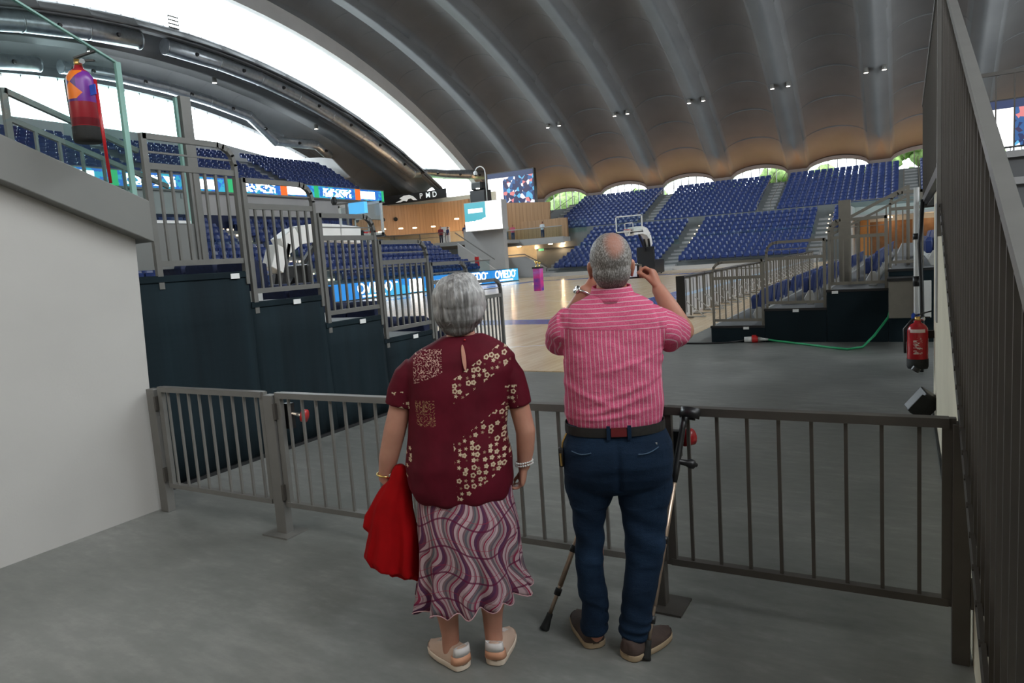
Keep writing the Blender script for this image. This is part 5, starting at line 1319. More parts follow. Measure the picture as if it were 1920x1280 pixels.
def diag(x0, z0, slope, up, dn, xa, xb):     # band around line z = z0 + slope (x-x0)
    l = t.math('SUBTRACT', z, t.math('MULTIPLY_ADD', t.math('SUBTRACT', x, x0), slope, z0))
    return t.AND(t.math('LESS_THAN', l, up), t.math('GREATER_THAN', l, dn), t.step(x, xa, xb))
cell = t.xyz(vz.outputs['Position'])
def diagc(x0, z0, slope, up, dn, xa, xb):
    cx_, cz_ = cell[0], cell[1]; l = t.math('SUBTRACT', cz_, t.math('MULTIPLY_ADD', t.math('SUBTRACT', cx_, x0), slope, z0))
    return t.AND(t.math('LESS_THAN', l, up), t.math('GREATER_THAN', l, dn), t.step(cx_, xa, xb))
# mapped from pattern blocks: shoulder band, waist band
m1 = diag(-.01, 1.10, .645, .088, -.006, -.008, .225); m2 = diag(-.015, .952, .66, .0, -.235, -.012, .205)
m3 = t.AND(t.step(x, -.26, -.185), t.OR(t.step(z, 1.08, 1.15), t.step(z, .80, .94)), t.math('GREATER_THAN', t.noise(o, 14, 1), .45))
m4 = t.AND(t.step(x, .19, .24), t.step(z, 1.06, 1.15))
back = t.math('LESS_THAN', y, .02)
mk = t.OR(m1, m2, m3, m4)
c = t.mix(t.AND(fl, mk), base, fc)
# scribble squares left shoulder and below
sv = t.n('ShaderNodeTexNoise'); t.L.new(flat.outputs[0], sv.inputs['Vector']); sv.inputs['Scale'].default_value = 75; sv.inputs['Detail'].default_value = 1.5
scr = t.math('LESS_THAN', t.math('ABSOLUTE', t.math('SUBTRACT', sv.outputs['Fac'], .5)), .028)
q1 = t.AND(t.step(x, -.155, -.038), t.step(z, 1.175, 1.31), t.math('GREATER_THAN', z, t.math('MULTIPLY_ADD', x, .35, 1.235)))
q2 = t.AND(t.step(x, -.155, -.075), t.step(z, 1.02, 1.12))
c = t.mix(t.AND(scr, q1), c, (.55, .36, .30)); c = t.mix(t.AND(scr, q2), c, (.30, .17, .09))
t.base(c); t.set(Roughness=.75, Specular_IOR_Level=.2); fo = t.noise(t.map(o, (1.2, 1, .5)), 9, 3); t.bump(fo, .35, .02); M['blouse'] = t.m
mb = MB()
ring_body(mb, [(.700, .0, .178, .142, -.012), (.715, -.005, .196, .152, -.012), (.76, -.012, .209, .156, -.012), (.85, -.014, .213, .158, -.012), (.92, -.012, .205, .152, -.008), (.98, -.008, .199, .146, -.004), (1.06, 0, .198, .142, 0), (1.14, .006, .208, .138, 0), (1.21, .018, .226, .125, 0), (1.26, .022, .218, .108, 0), (1.295, .026, .182, .090, 0), (1.325, .033, .128, .074, 0), (1.345, .036, .092, .064, .002), (1.352, .036, .080, .060, .002)], 44)
mb.tube([(-.150, 0, 1.225), (-.190, 0, 1.19), (-.222, -.002, 1.135), (-.236, -.004, 1.085)], [.066, .066, .064, .062], 20)
mb.tube([(.180, 0, 1.215), (.218, 0, 1.165), (.234, -.002, 1.11), (.243, -.004, 1.055)], [.066, .062, .057, .055], 20)
def bd(co):
    d = noise.noise(Vector((co.x * 9, co.y * 9, co.z * 3))) * .006 + noise.noise(Vector((co.x * 5 + co.z * 8, co.y * 6, co.z * 11))) * .004
    if co.z < .80: d += math.sin(math.atan2(co.y, co.x) * 9) * .005 * (.80 - co.z) / .1
    return d
remesh(mb, 'blouse', 'blouse', woman, .0055, 4, bd)
kh = MB(); kh.rings([[(.036 + .006 * math.cos(a) * 1.0 - (z_ - 1.29) * .12, yy - .0015 * 1, z_ + .0) for a in (0,)] for z_, yy in ()]) if False else None
# keyhole opening at the nape, skin showing, with a small button loop
mb = MB(); pts = []
for k_ in range(20):
    a = 2 * math.pi * k_ / 20; pts.append((.047 + .0075 * math.cos(a) + .010 * (-math.sin(a)) * .5, 1.275 + .046 * math.sin(a)))
bys = lambda z_: -(.070 + (1.335 - z_) * .52) - .004
vs = [(p_[0], bys(p_[1]) - .001, p_[1]) for p_ in pts] + [(p_[0], bys(p_[1]) + .012, p_[1]) for p_ in pts]; nn = len(pts)
mb.add(vs, [tuple(range(nn)), tuple(range(2 * nn - 1, nn - 1, -1))] + [(i, (i + 1) % nn, (i + 1) % nn + nn, i + nn) for i in range(nn)]); mb.build('keyhole_opening', 'skin_w', woman)
MB().ell((.052, -.070, 1.338), (.004, .004, .004), 10).build('button', 'redplastic', woman, True)
# skirt
t = NT('wavy_plaid_skirt'); o = t.obj(); x, y, z = t.xyz(o)
an = t.math('ARCTAN2', x, t.math('MULTIPLY', y, -1.0))
u = t.math('MULTIPLY_ADD', an, .17, t.math('MULTIPLY', t.math('SINE', t.math('MULTIPLY_ADD', z, 24.0, t.math('MULTIPLY', an, 3.0))), .024))
u = t.math('MULTIPLY_ADD', t.noise(o, 5, 2), .03, u)
f1 = t.math('FRACT', t.math('MULTIPLY', u, 12.0))
c = t.ramp(f1, [(0, (.16, .045, .085)), (.10, (.55, .40, .42)), (.20, (.40, .28, .30)), (.27, (.30, .02, .06)), (.31, (.56, .42, .44)), (.45, (.22, .15, .16)), (.52, (.12, .13, .15)), (.60, (.30, .24, .24)), (.70, (.26, .03, .07)), (.76, (.50, .36, .38)), (.88, (.10, .035, .09))], 'CONSTANT')
f2 = t.math('FRACT', t.math('MULTIPLY', u, 54.0)); c = t.mix(t.math('MULTIPLY', t.math('LESS_THAN', f2, .18), .5), c, (.16, .06, .09))
hz_ = t.math('FRACT', t.math('MULTIPLY', t.math('MULTIPLY_ADD', t.math('SINE', t.math('MULTIPLY', an, 3.6)), .03, z), 9.5))
c = t.mix(t.math('MULTIPLY', t.math('LESS_THAN', hz_, .07), .85), c, (.13, .01, .05)); c = t.mix(t.math('MULTIPLY', t.step(hz_, .30, .33), .6), c, (.35, .03, .07))
t.base(t.mix(.16, c, (.06, .01, .03))); t.set(Roughness=.85, Specular_IOR_Level=.2); M['skirt'] = t.m
mb = MB(); rs = []; n = 144
for k_ in range(26):
    t_ = k_ / 25; z0_ = .745 - t_ * (.745 - .285); ring = []
    hw = .188 + .016 * min(1, t_ * 3) + (.006 * t_ + .020 * max(0, t_ - .7) / .3); hd_ = .140 + .03 * min(1, t_ * 3) + .014 * t_
    for j in range(n):
        a = 2 * math.pi * j / n; am = .022 * max(0, t_ - .12) ** 1.3
        f = 1 + am / hw * (math.sin(a * 11 + .6 * math.sin(a * 3)) + .5 * math.sin(a * 17 + 1.3 + t_))
        fl_ = max(0, t_ - .80) / .2; f += fl_ * .05 * math.sin(a * 16 + .4)
        zz = z0_ - fl_ * .012 * math.sin(a * 16 + 1.9) + fl_ * .030 * math.cos(a) * 1.0
        ring.append((.001 + hw * f * math.cos(a), -.012 + hd_ * f * math.sin(a), zz))
    rs.append(ring)
mb.rings(rs, caps=False); o = mb.build('skirt', 'skirt', woman, True); sd = o.modifiers.new('t', 'SOLIDIFY'); sd.thickness = .003
hem = MB().tube([Vector(p) for p in rs[-1] + rs[-1][:1]], .0022, 5).build('skirt_hem', simple('pink_hem', (.55, .32, .34), .7), woman)
# jewellery
MB().tube([(-.326 + .030 * math.cos(a), .018 + .028 * math.sin(a), .797 - .006 * math.cos(a)) for a in [math.pi * 2 * k_ / 20 for k_ in range(21)]], .0045, 6).build('wristwatch_band', 'gold', woman, True)
MB().ell((-.298, .0, .800), (.010, .012, .012), 12).build('watch_case', 'chrome', woman, True)
for q in (0, .011):
    mb = MB()
    for k_ in range(22): a = 2 * math.pi * k_ / 22; mb.ell((.247 + .034 * math.cos(a), .008 + .032 * math.sin(a), .822 - q + .004 * math.cos(a)), (.0046,) * 3, 8)
    o = mb.build('pearl_bracelet', 'white', woman, True); o['kind'] = 'stuff'
MB().tube([(.222 + .010 * math.cos(a), .045 + .0095 * math.sin(a), .705) for a in [math.pi * 2 * k_ / 12 for k_ in range(13)]], .0018, 6).build('ring', 'chrome', woman, True)
# shoes
shm = [simple('cream_sneaker', (.66, .47, .36), .6, 0, .06), simple('cream_sole', (.72, .60, .48), .6, 0, .05), simple('coral_leather', (.72, .36, .22), .5, 0, .05), simple('white_leather', (.78, .74, .72), .5, 0, .04)]
for (hx, hy), (tx, ty) in (((-1.568, 2.150), (-1.80, 2.235)), ((-1.462, 2.228), (-1.512, 2.42))):
    a = W2L(WR, WA, hx, hy); b = W2L(WR, WA, tx, ty); d = Vector((b[0] - a[0], b[1] - a[1])).normalized()
    shoe(woman, (a[0] - d.x * .015, a[1] - d.y * .015), b, .245, .088, shm)

# ---- red cardigan held in her left hand ----
M['redcloth'] = None
t = NT('red_knit'); o = t.obj(); t.base(t.ramp(t.noise(o, 6, 3), [(.3, (.26, .002, .003)), (.7, (.38, .003, .005))])); t.set(Roughness=.9, Specular_IOR_Level=.15); t.bump(t.noise(t.map(o, (2, 2, .5)), 20, 3), .25, .006); M['redcloth'] = t.m
mb = MB(); rs = []; n = 60
prof = [(.842, -.255, .018, .020), (.825, -.252, .034, .028), (.79, -.255, .046, .034), (.74, -.270, .060, .040), (.68, -.290, .078, .046), (.61, -.300, .092, .050), (.54, -.305, .100, .052), (.47, -.316, .106, .054), (.44, -.322, .110, .054), (.405, -.312, .104, .052)]
for z_, cx, hw, hdd in prof:
    t_ = (.842 - z_) / .44; ring = []
    for j in range(n):
        a = 2 * math.pi * j / n; f = 1 + (.20 * t_) * math.sin(a * 7 + 2 * t_) + .12 * t_ * math.sin(a * 12 + 1)
        ring.append((cx + hw * (1 + .06 * t_ * math.sin(a * 5)) * math.cos(a), -.02 + hdd * f * math.sin(a), z_ - .03 * t_ * math.cos(a)))
    rs.append(ring)
mb.rings(rs)
rs = []
for z_, cx, hw, hdd in [(.60, -.27, .07, .03), (.50, -.275, .078, .034), (.42, -.28, .074, .036), (.362, -.275, .068, .036)]:
    rs.append([(cx + hw * math.cos(2 * math.pi * j / 40), .005 + hdd * (1 + .2 * math.sin(j * 1.1)) * math.sin(2 * math.pi * j / 40), z_ - .015 * math.cos(2 * math.pi * j / 40)) for j in range(40)])
mb.rings(rs)
mb.rings([[(cx + hw * math.cos(2 * math.pi * j / 24) , .0 + .022 * math.sin(2 * math.pi * j / 24), z_ + .012 * math.cos(2 * math.pi * j / 24) * 2) for j in range(24)] for z_, cx, hw in [(.78, -.31, .025), (.72, -.345, .035), (.66, -.375, .044), (.61, -.392, .038), (.585, -.385, .02)]])
jk = remesh(mb, 'red_cardigan', 'redcloth', None, .0055, 3, lambda co: noise.noise(Vector((co.x * 22, co.y * 14, co.z * 5))) * .007)
tag(jk, 'bright red cardigan hanging folded from the left hand of the grey-haired person', 'cardigan')
jk.location = woman.location; jk.rotation_euler = woman.rotation_euler

# ---- man ----
MR, MA = (-1.06, 2.58), R(24)
HC = (.045, .0, 1.588)
mb = MB()
ring_body(mb, [(.72, .03, .16, .11, -.01), (.85, .027, .19, .12, -.01), (.98, .027, .175, .12, 0), (1.15, .028, .17, .12, 0), (1.28, .036, .175, .11, 0), (1.37, .042, .165, .09, 0), (1.43, .042, .10, .07, 0), (1.47, .043, .062, .062, .0), (1.52, .044, .058, .060, .004), (1.56, .044, .055, .06, .008)])
mb.tube([(-.07, -.005, .76), (-.096, -.01, .52), (-.10, -.02, .30), (-.095, -.028, .10), (-.098, -.03, .06)], [.09, .056, .05, .042, .036], 16, True)
mb.tube([(.12, -.01, .76), (.125, -.03, .52), (.105, -.055, .30), (.070, -.075, .10), (.060, -.08, .06)], [.09, .066, .055, .045, .036], 16, True)
mb.tube([(-.098, -.03, .05), (-.085, .07, .04)], [.032, .028], 12, True); mb.tube([(.055, -.085, .05), (.12, .01, .04)], [.032, .028], 12, True)
# arms raised with the camera
LE, LW_ = (-.175, .185, 1.255), (-.062, .262, 1.474)
RE, RW = (.336, .150, 1.290), (.256, .255, 1.462)
mb.tube([(-.10, .01, 1.335), (-.155, .09, 1.295), LE], [.045, .046, .044], 16, True); mb.tube([LE, ((LE[0] + LW_[0]) / 2 - .008, .225, 1.37), LW_], [.046, .040, .029], 16, True)
mb.tube([(.17, .01, 1.32), (.275, .08, 1.305), RE], [.045, .046, .044], 16, True); mb.tube([RE, (.296, .205, 1.375), RW], [.047, .042, .030], 16, True)
CAM = Vector((.140, .318, 1.545))
hand(mb, RW, (-.22, .32, .90), (-.90, .30, -.10), (-.1, -.85, .25), (38, 62, 50), 1.04, thumb=(30, 60), thumb_curl=20)
hand(mb, LW_, (.78, .40, .50), (.35, .4, .5), (-.2, -.85, .3), (14, 28, 30), .98, thumb=(40, 10))
Q = head(mb, HC, 1.05)
man = remesh(mb, 'person', 'skin_m', None, .0052, 4)
tag(man, 'person in pink striped shirt and jeans raising a small camera, seen from behind', 'person')
man.location = (MR[0], MR[1], 0); man.rotation_euler = (0, 0, MA)
face_bits(man, HC, Q, 1.05)
t = NT('cropped_grey_hair'); o = t.obj(); x, y, z = t.xyz(o)
sp = t.noise(t.map(o, (1, 1, .45)), 230, 2, .7); lg = t.noise(o, 11, 3)
c = t.ramp(sp, [(.32, (.075, .065, .058)), (.5, (.20, .185, .17)), (.68, (.50, .48, .46))])
c = t.mix(t.math('MULTIPLY', t.math('LESS_THAN', t.math('ABSOLUTE', t.math('SUBTRACT', x, .050)), .05), t.math('MULTIPLY', t.math('LESS_THAN', z, 1.60), .35)), c, (.06, .05, .042))
dx_ = t.math('MULTIPLY', t.math('SUBTRACT', x, .058), 1.25); dz_ = t.math('SUBTRACT', z, 1.665)
bd_ = t.math('SQRT', t.math('ADD', t.math('MULTIPLY', dx_, dx_), t.math('MULTIPLY', dz_, dz_)))
bald = t.ramp(t.math('ADD', bd_, t.math('MULTIPLY', t.math('SUBTRACT', lg, .5), .03)), [(.028, (1, 1, 1)), (.062, (0, 0, 0))])
c = t.mix(t.math('MULTIPLY', t.xyz(bald)[0], .88), c, t.mix(sp, (.42, .17, .11), (.36, .18, .13)))
t.base(c); t.set(Roughness=.6); t.bump(sp, .5, .002); M['hair_crop'] = t.m
mb = MB(); C = Vector(HC); s = 1.05
mb.ell(C + Vector((0, -.014, .023)) * s, (.0795 * s, .097 * s, .0955 * s), 28); mb.ell(C + Vector((0, -.040, -.030)) * s, (.072 * s, .064 * s, .060 * s), 24); mb.ell(C + Vector((0, -.035, -.062)) * s, (.058 * s, .046 * s, .034 * s), 20)
remesh(mb, 'hair', 'hair_crop', man, .0045, 3, lambda co: noise.noise(co * 60) * .0012)
# shirt
t = NT('pink_striped_cotton'); o = t.obj(); x, y, z = t.xyz(o)
wob = t.math('MULTIPLY', t.math('SUBTRACT', t.noise(o, 5, 2), .5), .012)
v = t.math('ADD', x, wob); vs_ = t.math('FRACT', t.math('MULTIPLY', v, 62.0)); vst = t.OR(t.step(vs_, .42, .60), 0)
h = t.math('ADD', z, t.math('MULTIPLY', wob, 1.2)); hs = t.math('FRACT', t.math('MULTIPLY', h, 58.0)); hst = t.step(hs, .40, .58)
sl_ = t.math('FRACT', t.math('MULTIPLY', t.math('ADD', t.math('MULTIPLY', z, .85), t.math('MULTIPLY', y, .5)), 58.0)); sst = t.step(sl_, .40, .58)
sleeve = t.OR(t.math('GREATER_THAN', t.math('SUBTRACT', x, t.math('MULTIPLY', t.math('SUBTRACT', 1.40, z), -.15)), .255), t.math('LESS_THAN', x, -.168))
sleeve = t.AND(sleeve, t.math('GREATER_THAN', z, 1.20)); yoke = t.math('GREATER_THAN', z, t.math('MULTIPLY_ADD', x, -.05, 1.340))
stp = t.mix(sleeve, t.mix(yoke, vst, hst), sst); stx = t.xyz(stp)[0]
wv = t.noise(t.map(o, (1, 1, 1)), 320, 1)
c = t.mix(t.math('MULTIPLY', stx, .72), t.ramp(wv, [(.35, (.56, .075, .17)), (.65, (.68, .14, .25))]), (.66, .50, .54))
seam = t.AND(t.math('LESS_THAN', t.math('ABSOLUTE', t.math('SUBTRACT', z, t.math('MULTIPLY_ADD', x, -.05, 1.340))), .0014), t.math('SUBTRACT', 1.0, sleeve))
c = t.mix(t.math('MULTIPLY', seam, .6), c, (.30, .04, .09))
t.base(c); t.set(Roughness=.85, Specular_IOR_Level=.2)
fo = t.noise(t.map(o, (1.0, 1, 2.2), rot=(0, R(20), 0)), 7, 3); t.bump(fo, .5, .025); M['shirt'] = t.m
mb = MB()
ring_body(mb, [(.950, .027, .189, .140, -.002), (.975, .027, .196, .146, -.002), (1.02, .027, .199, .148, -.002), (1.08, .028, .197, .150, -.002), (1.16, .029, .194, .146, 0), (1.23, .033, .198, .140, 0), (1.30, .040, .206, .130, 0), (1.36, .043, .214, .117, 0), (1.40, .043, .206, .100, 0), (1.43, .043, .165, .085, 0), (1.455, .043, .115, .075, 0), (1.47, .043, .086, .070, 0)], 44)
mb.tube([(-.120, 0, 1.365), (-.148, .04, 1.335), (-.168, .10, 1.295), (-.176, .15, 1.268)], [.072, .074, .070, .066], 22)
mb.tube([(.185, 0, 1.355), (.235, .025, 1.325), (.278, .065, 1.300), (.306, .105, 1.292)], [.074, .074, .070, .064], 22)
mb.tube([(-.150, .0, 1.33), (-.152, .06, 1.27)], [.060, .052], 18, True); mb.tube([(.245, .0, 1.31), (.262, .05, 1.275)], [.062, .055], 18, True)
def shd(co):
    d = noise.noise(Vector((co.x * 6, co.y * 6, co.z * 7))) * .010 + noise.noise(Vector((co.x * 16 + co.z * 6, co.y * 12, co.z * 24))) * .004
    if co.y < .03 and co.z < 1.25:
        for (x0, z0, sl2, am, wd) in ((.02, 1.04, .26, .010, .014), (-.05, 1.075, -.45, .007, .014), (.08, 1.10, .35, .007, .014), (.10, 1.205, .28, .006, .011), (.0, 1.00, .10, .008, .010)):
            q = (co.z - (z0 + sl2 * (co.x - x0) + .35 * (co.x - x0) ** 2)) / wd; d += am * math.exp(-q * q) * max(0, 1 - abs(co.x - x0) / .24)
    for xs, sg in ((-.14, -1), (.215, 1)):
        q = (co.x - xs - (1.36 - co.z) * .12 * sg) / .010
        if 1.22 < co.z < 1.43: d -= .006 * math.exp(-q * q)
    return d
remesh(mb, 'shirt', 'shirt', man, .0055, 3, shd)
mb = MB(); mb.rings([[(.043 + hw * math.cos(a), .0 + hd_ * math.sin(a), z_ + .008 * math.sin(a)) for a in [2 * math.pi * k_ / 40 for k_ in range(40)]] for z_, hw, hd_ in ((1.446, .100, .084), (1.462, .092, .080), (1.490, .080, .075), (1.503, .077, .073))], caps=False)
o = mb.build('collar', 'shirt', man, True); sd = o.modifiers.new('t', 'SOLIDIFY'); sd.thickness = .006
# jeans
t = NT('dark_denim'); o = t.obj(); x, y, z = t.xyz(o)
n1 = t.noise(o, 5, 4); tw = t.noise(t.map(o, (1, 1, 2)), 220, 2)
c = t.ramp(t.math('MULTIPLY_ADD', tw, .35, t.math('MULTIPLY', n1, .65)), [(.3, (.003, .010, .024)), (.55, (.007, .021, .048)), (.75, (.018, .048, .098))])
t.base(c); t.set(Roughness=.85, Specular_IOR_Level=.2); t.bump(t.math('MULTIPLY_ADD', t.noise(t.map(o, (1, 1, 2.5)), 7, 3), .8, t.math('MULTIPLY', tw, .1)), .6, .02); M['denim'] = t.m
mb = MB()
ring_body(mb, [(.962, .027, .190, .138, -.002), (.93, .027, .194, .143, -.004), (.90, .027, .206, .150, -.010), (.86, .028, .221, .158, -.016), (.80, .030, .225, .162, -.020), (.75, .030, .222, .155, -.016), (.71, .029, .214, .140, -.010), (.68, .028, .190, .118, -.006)][::-1], 44)
ring_body(mb, [(.74, -.078, .112, .118, -.008), (.68, -.084, .108, .112, -.008), (.63, -.091, .088, .100, -.008), (.59, -.097, .069, .090, -.010), (.50, -.100, .062, .080, -.014), (.42, -.103, .060, .078, -.018), (.35, -.106, .058, .076, -.022), (.25, -.100, .057, .074, -.026), (.19, -.094, .054, .070, -.026), (.13, -.098, .055, .070, -.026), (.095, -.101, .056, .070, -.026), (.075, -.099, .050, .064, -.026)][::-1], 28)
ring_body(mb, [(.74, .130, .118, .118, -.010), (.68, .132, .116, .112, -.014), (.63, .131, .106, .102, -.018), (.585, .129, .097, .094, -.024), (.495, .126, .082, .084, -.036), (.42, .118, .077, .080, -.046), (.34, .108, .072, .078, -.056), (.25, .090, .068, .076, -.066), (.16, .073, .061, .072, -.072), (.11, .062, .064, .070, -.074), (.075, .058, .060, .066, -.074), (.055, .057, .052, .060, -.074)][::-1], 28)
def jd(co):
    d = noise.noise(Vector((co.x * 7, co.y * 7, co.z * 10))) * .009
    if co.z < .30: d += math.sin(co.z * 105 + co.x * 20 + noise.noise(co * 8) * 5) * .0035 * (.30 - co.z) / .2
    if .38 < co.z < .62: d += math.sin(co.z * 60 + co.x * 30) * .0025
    if co.z > .70 and co.y < 0: d -= .010 * math.exp(-((co.x - .028) / .012) ** 2) * min(1, (.93 - co.z) / .08 if co.z < .93 else 0)
    return d
jn = remesh(mb, 'jeans', 'denim', man, .0055, 3, jd)
mb = MB(); 
def belt_ring(z_, g, y0=-.003): return ering(.027, y0, z_, .194 + g, .144 + g, 44, 2.3)
mb.rings([belt_ring(.928, .004), belt_ring(.928, .009), belt_ring(.966, .009), belt_ring(.966, .004)], caps=False)
mb = MB().rings([belt_ring(.926, .006), belt_ring(.944, .006), belt_ring(.962, .005)], caps=False)
M['leather'] = simple('black_leather', (.012, .011, .010), .65, 0, .2, 30)
o = mb.build('belt', 'leather', man, False); sd = o.modifiers.new('t', 'SOLIDIFY'); sd.thickness = .004; sd.offset = 0
M['redleather'] = simple('dark_red_leather', (.13, .010, .012), .5, 0, .15, 30)
MB().box((.006, -.160, .929), (.066, -.1535, .964)).build('belt_patch', 'redleather', man)
for x_ in (-.004, .076): MB().box((x_ - .007, -.1635, .918), (x_ + .007, -.156, .972)).build('belt_loop', 'denim', man)
for sx, xa, xb in ((-1, -.150, -.075), (1, .105, .185)):
    yv = lambda x_: -.018 - .158 * (max(0.0, 1 - (abs(x_ - .029) / .222) ** 2.3)) ** (1 / 2.3) - .006
    MB().tube([(xa + (xb - xa) * q / 6, yv(xa + (xb - xa) * q / 6), (.868 if sx < 0 else .862) - .008 * math.sin(math.pi * q / 6) + (.018 * q / 6 if sx > 0 else .004)) for q in range(7)], .0022, 6).build('pocket_seam', simple('light_denim_seam', (.06, .11, .17), .8), man)
MB().box((.168, -.131, .885), (.182, -.122, .893)).build('brand_tab', 'seatmetal', man)
MB().tube([(-.168, -.055, .925), (-.186, -.06, .89), (-.190, -.06, .86)], .004, 6).build('key_cord', 'brass', man); MB().box((-.205, -.075, .79), (-.185, -.045, .87)).build('key_pouch', 'leather', man, bevel=.006); MB().tube([(-.196, -.08, .85), (-.194, -.082, .80)], .005, 6).build('key', 'brass', man)
# watch
d = (Vector(LW_) - Vector(LE)).normalized(); c_ = Vector(LW_) - d * .012; u_ = d.orthogonal().normalized(); v_ = d.cross(u_)
mb = MB(); mb.tube([c_ + (u_ * math.cos(a) + v_ * math.sin(a)) * .034 for a in [2 * math.pi * k_ / 24 for k_ in range(25)]], .0055, 8); mb.build('watch_bracelet', 'chrome', man, True)
wd = Vector((-.75, -.45, .25)); wd = (wd - d * wd.dot(d)).normalized()
MB().tube([c_ + wd * .030, c_ + wd * .043], .018, 20).build('watch_case', 'chrome', man, True)
smm = [simple('brown_suede', (.060, .038, .030), .8, 0, .15, 30), simple('tan_sole', (.36, .27, .17), .7, 0, .08)]
navy = simple('navy_canvas', (.015, .022, .035), .8, 0, .15, 30)
for (hx, hy), (tx, ty) in (((-1.135, 2.500), (-1.285, 2.675)), ((-.982, 2.472), (-.895, 2.700))):
    a = W2L(MR, MA, hx, hy); b = W2L(MR, MA, tx, ty); d = Vector((b[0] - a[0], b[1] - a[1])).normalized()
    shoe(man, (a[0] - d.x * .012, a[1] - d.y * .012), b, .275, .102, smm, .055, 'slip')
    h = Vector((a[0], a[1], 0)); 
    MB().ell((a[0] + d.x * .045, a[1] + d.y * .045, .085), (.030, .036, .032), 14).build('heel_skin', 'skin_m', man, True)

# compact camera in his hands
def mloc(p):
    c_, s_ = math.cos(MA), math.sin(MA); return (MR[0] + c_ * p[0] - s_ * p[1], MR[1] + s_ * p[0] + c_ * p[1], p[2])
r = thing('compact_camera', 'small black compact camera held up beside the head of the pink shirt person', 'camera', mloc(CAM), MA + R(6))
MB().box((-.052, -.011, -.031), (.052, .011, .031)).build('body', 'black', r, bevel=.004)
MB().tube([(-.005, .011, 0), (-.005, .028, 0)], .022, 24).build('lens', 'black', r, True)
MB().box((-.044, -.0125, -.024), (.030, -.011, .024)).build('rear_screen', emis('camera_screen', (.35, .38, .42), .5), r)
MB().tube([(.032, -.0, .031), (.032, 0, .035)], .006, 12).build('shutter_button', 'chrome', r, True)
MB().box((.040, -.0135, -.029), (.052, -.011, .029)).build('side_grip', 'chrome', r)

# ---- crutches ----
def crutch(label, foot, top, cuffdir, rings_at):
    foot = Vector(foot); top = Vector(top); d = (top - foot).normalized(); L = (top - foot).length
    r = thing('elbow_crutch', label, 'crutch', tuple(foot), 0, 'elbow crutches')
    P = lambda s_: foot + d * s_
    side = Vector(cuffdir); side = (side - d * side.dot(d)).normalized(); sd2 = d.cross(side)
    MB().tube([P(.0), P(.012), P(.05), P(.075)], [.023, .020, .0145, .013], 16).build('rubber_tip', 'rubber', r, True, world=True)
    MB().tube([P(.06), P(L * .38)], .0090, 14).build('lower_tube', 'alu', r, True, world=True)
    MB().tube([P(L * .20), P(L * .72)], .0115, 14).build('upper_tube', 'alu', r, True, world=True)
    for q in rings_at: MB().tube([P(q), P(q + .03)], .0155, 14).build('clamp_ring', 'black', r, True, world=True)
    hb = MB(); hb.tube([P(L * .68), P(L * .73), P(L * .80) + sd2 * .003, P(L * .90), P(L * .955)], [.013, .016, .015, .013, .018], 12); hb.build('handle_shaft', 'black', r, True, world=True)
    g0 = P(L * .765); MB().tube([g0, g0 + side * .02, g0 + side * .04, g0 + side * .055, g0 + side * .072, g0 + side * .078], [.013, .0125, .014, .022, .019, .010], 16, True).build('grip', 'black', r, True, world=True)
    cu = MB(); cc = P(L * .965) + side * .026; rs = []
    for z_ in (-.022, .022):
        for rad in ((.046, .041) if z_ < 0 else (.041, .046)):
            rs.append([cc + d * z_ + (side * math.cos(R(a)) * (rad * 1.0) - sd2 * math.sin(R(a)) * rad) for a in range(50, 311, 13)])
    a1, a2, a3, a4 = rs; n = len(a1); vs = a1 + a4 + a3 + a2; m_ = MB(); fs = []
    for i in range(4):
        for j in range(n - 1): k0 = i * n; k1 = ((i + 1) % 4) * n; fs.append((k0 + j, k0 + j + 1, k1 + j + 1, k1 + j))
    fs.append((0, n, 2 * n, 3 * n)); fs.append((n - 1, 4 * n - 1, 3 * n - 1, 2 * n - 1)); m_.add(vs, fs); m_.build('forearm_cuff', 'black', r, True, world=True)
    MB().tube([P(L * .94), P(L * .965) + side * .006], .012, 10).build('cuff_arm', 'black', r, True, world=True)
    return r
crutch('aluminium crutch leaning on the rail, black cuff and grip right of the jeans', (-.918, 2.500, 0), (-.826, 2.905, .965), (.87, .49, 0), (.14, .46))
crutch('aluminium crutch half hidden behind the left leg of the person in jeans', (-1.398, 2.545, 0), (-1.125, 2.905, .90), (.6, .8, 0), (.16, .36))

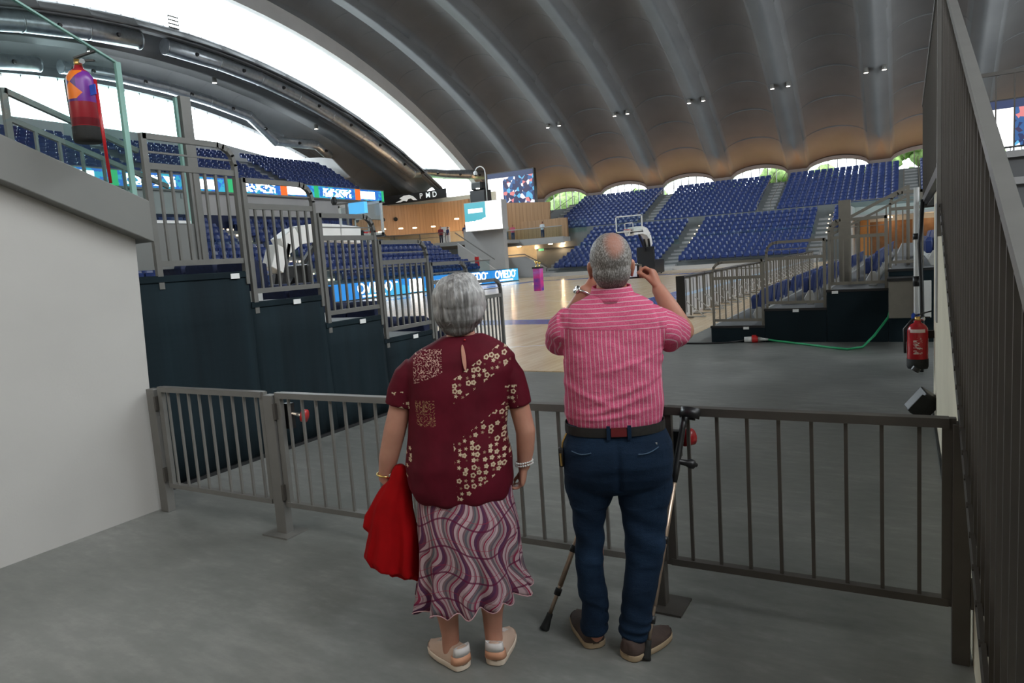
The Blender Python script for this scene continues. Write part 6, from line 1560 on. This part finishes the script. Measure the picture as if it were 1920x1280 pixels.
# ---- far visitors on the gallery ----
def visitor(loc, rz, label, top, bot, h=1.68, arm=0):
    k_ = h / 1.70; mb = MB()
    mb.rings([ering(0, 0, z * k_, hw, hd, 16, 2.2) for z, hw, hd in ((.86, .15, .10), (1.0, .16, .11), (1.2, .17, .11), (1.38, .19, .10), (1.44, .10, .07), (1.5, .055, .055), (1.55, .05, .05))])
    for q in (-1, 1):
        mb.tube([(q * .09, 0, .90 * k_), (q * .10, .01, .48 * k_), (q * .10, 0, .06)], [.09, .062, .045], 10, True); mb.tube([(q * .10, -.02, .04), (q * .11, .15, .035)], [.04, .035], 8, True)
        mb.tube([(q * .19, 0, 1.38 * k_), (q * .23, .02 + arm * .08, 1.12 * k_), (q * .22, .08 + arm * .2, .90 * k_)], [.055, .045, .035], 10, True)
        mb.ell((q * .22, .10 + arm * .24, .84 * k_), (.025, .03, .045), 10)
    mb.ell((0, .01, 1.60 * k_), (.078, .095, .115), 16); mb.ell((0, .10, 1.58 * k_), (.015, .02, .025), 8)
    p = remesh(mb, 'person', 'skin_m', None, .016, 2); p.location = loc; p.rotation_euler = (0, 0, rz); tag(p, label, 'person', None)
    ms = simple(top[0], top[1], .8); mt = simple(bot[0], bot[1], .8)
    mb = MB(); mb.rings([ering(0, 0, z * k_, hw, hd, 16, 2.2) for z, hw, hd in ((.86, .175, .125), (1.2, .185, .125), (1.39, .205, .115), (1.45, .11, .08))])
    for q in (-1, 1): mb.tube([(q * .19, 0, 1.38 * k_), (q * .23, .02, 1.15 * k_)], [.068, .06], 10, True)
    remesh(mb, 'shirt', ms, p, .016, 2)
    mb = MB(); mb.rings([ering(0, 0, z * k_, hw, hd, 16, 2.2) for z, hw, hd in ((.78, .18, .12), (.90, .172, .12))])
    for q in (-1, 1): mb.tube([(q * .09, 0, .86 * k_), (q * .10, .01, .48 * k_), (q * .10, 0, .12)], [.10, .078, .062], 10, True)
    remesh(mb, 'trousers', mt, p, .016, 2)
    MB().ell((0, -.02, 1.63 * k_), (.086, .098, .10), 14).build('hair', 'black', p, True)
visitor((-39.3, 56.0, 3.65), R(200), 'person in dark red top standing on the corner gallery by the white pillar', ('dark_red_top', (.22, .02, .03)), ('dark_trousers', (.02, .02, .04)))
visitor((-38.9, 56.6, 3.65), R(150), 'person in navy jacket and white trousers beside the red topped visitor', ('navy_jacket', (.02, .03, .09)), ('white_trousers', (.6, .6, .6)), 1.62)
visitor((-37.0, 56.8, 3.65), R(190), 'person in dark blue seen against the warm gallery, right of the pillar', ('dark_blue_top', (.02, .04, .12)), ('black_trousers', (.01, .01, .02)))
visitor((-37.0, 62.5, 3.62), R(180), 'person in blue jacket leaning at the balcony, just right of cube screen', ('blue_jacket', (.08, .14, .26)), ('grey_trousers', (.10, .10, .13)))
visitor((-35.7, 62.6, 3.62), R(170), 'person in pale green shirt at the balcony, middle of the group', ('pale_green_shirt', (.35, .48, .42)), ('grey_blue_trousers', (.12, .15, .2)), 1.75)
visitor((-34.9, 62.4, 3.62), R(200), 'person in pink shirt at the balcony, right end of the group', ('pink_shirt', (.60, .12, .2)), ('blue_trousers', (.05, .09, .2)), 1.55)
visitor((-31.6, 62.6, 3.62), R(180), 'person in white shirt standing alone on the balcony under the crowd screen', ('white_shirt', (.6, .65, .7)), ('dark_blue_trousers', (.03, .05, .12)), 1.6)

# ------------------------------------------------------------------ sub-parts sit under their part
NEST = {'belt_patch': 'belt', 'belt_loop': 'belt', 'net': 'rim', 'handle': ('door', 'valve'), 'pressure_gauge': 'valve',
        'rear_screen': 'body', 'shutter_button': 'body', 'forearm_cuff': 'handle_shaft', 'cuff_arm': 'handle_shaft', 'grip': 'handle_shaft',
        'clamp_ring': 'upper_tube', 'lettering': ('band', 'display'), 'animal_emblem': 'band', 'underline': 'display', 'mark': 'display', 'logo_block': 'display',
        'skirt_hem': 'skirt', 'button': 'blouse', 'keyhole_opening': 'blouse', 'collar': 'shirt', 'pocket_seam': 'jeans', 'brand_tab': 'jeans',
        'light_strip': 'panel', 'top_cushion': 'panel', 'bottom_padding': 'backboard', 'lens': ('body', 'camera_dome'), 'watch_case': ('watch_bracelet', 'wristwatch_band'), 'rubber_tip': 'lower_tube'}
for root in [o for o in COL.objects if o.parent is None and o.get('category')]:
    kids = list(root.children); by = {}
    for k_ in kids: by.setdefault(k_.name.split('.')[0], []).append(k_)
    for k_ in kids:
        tgt = NEST.get(k_.name.split('.')[0])
        if not tgt: continue
        for t_ in ((tgt,) if isinstance(tgt, str) else tgt):
            if len(by.get(t_, [])) == 1: k_.parent = by[t_][0]; break
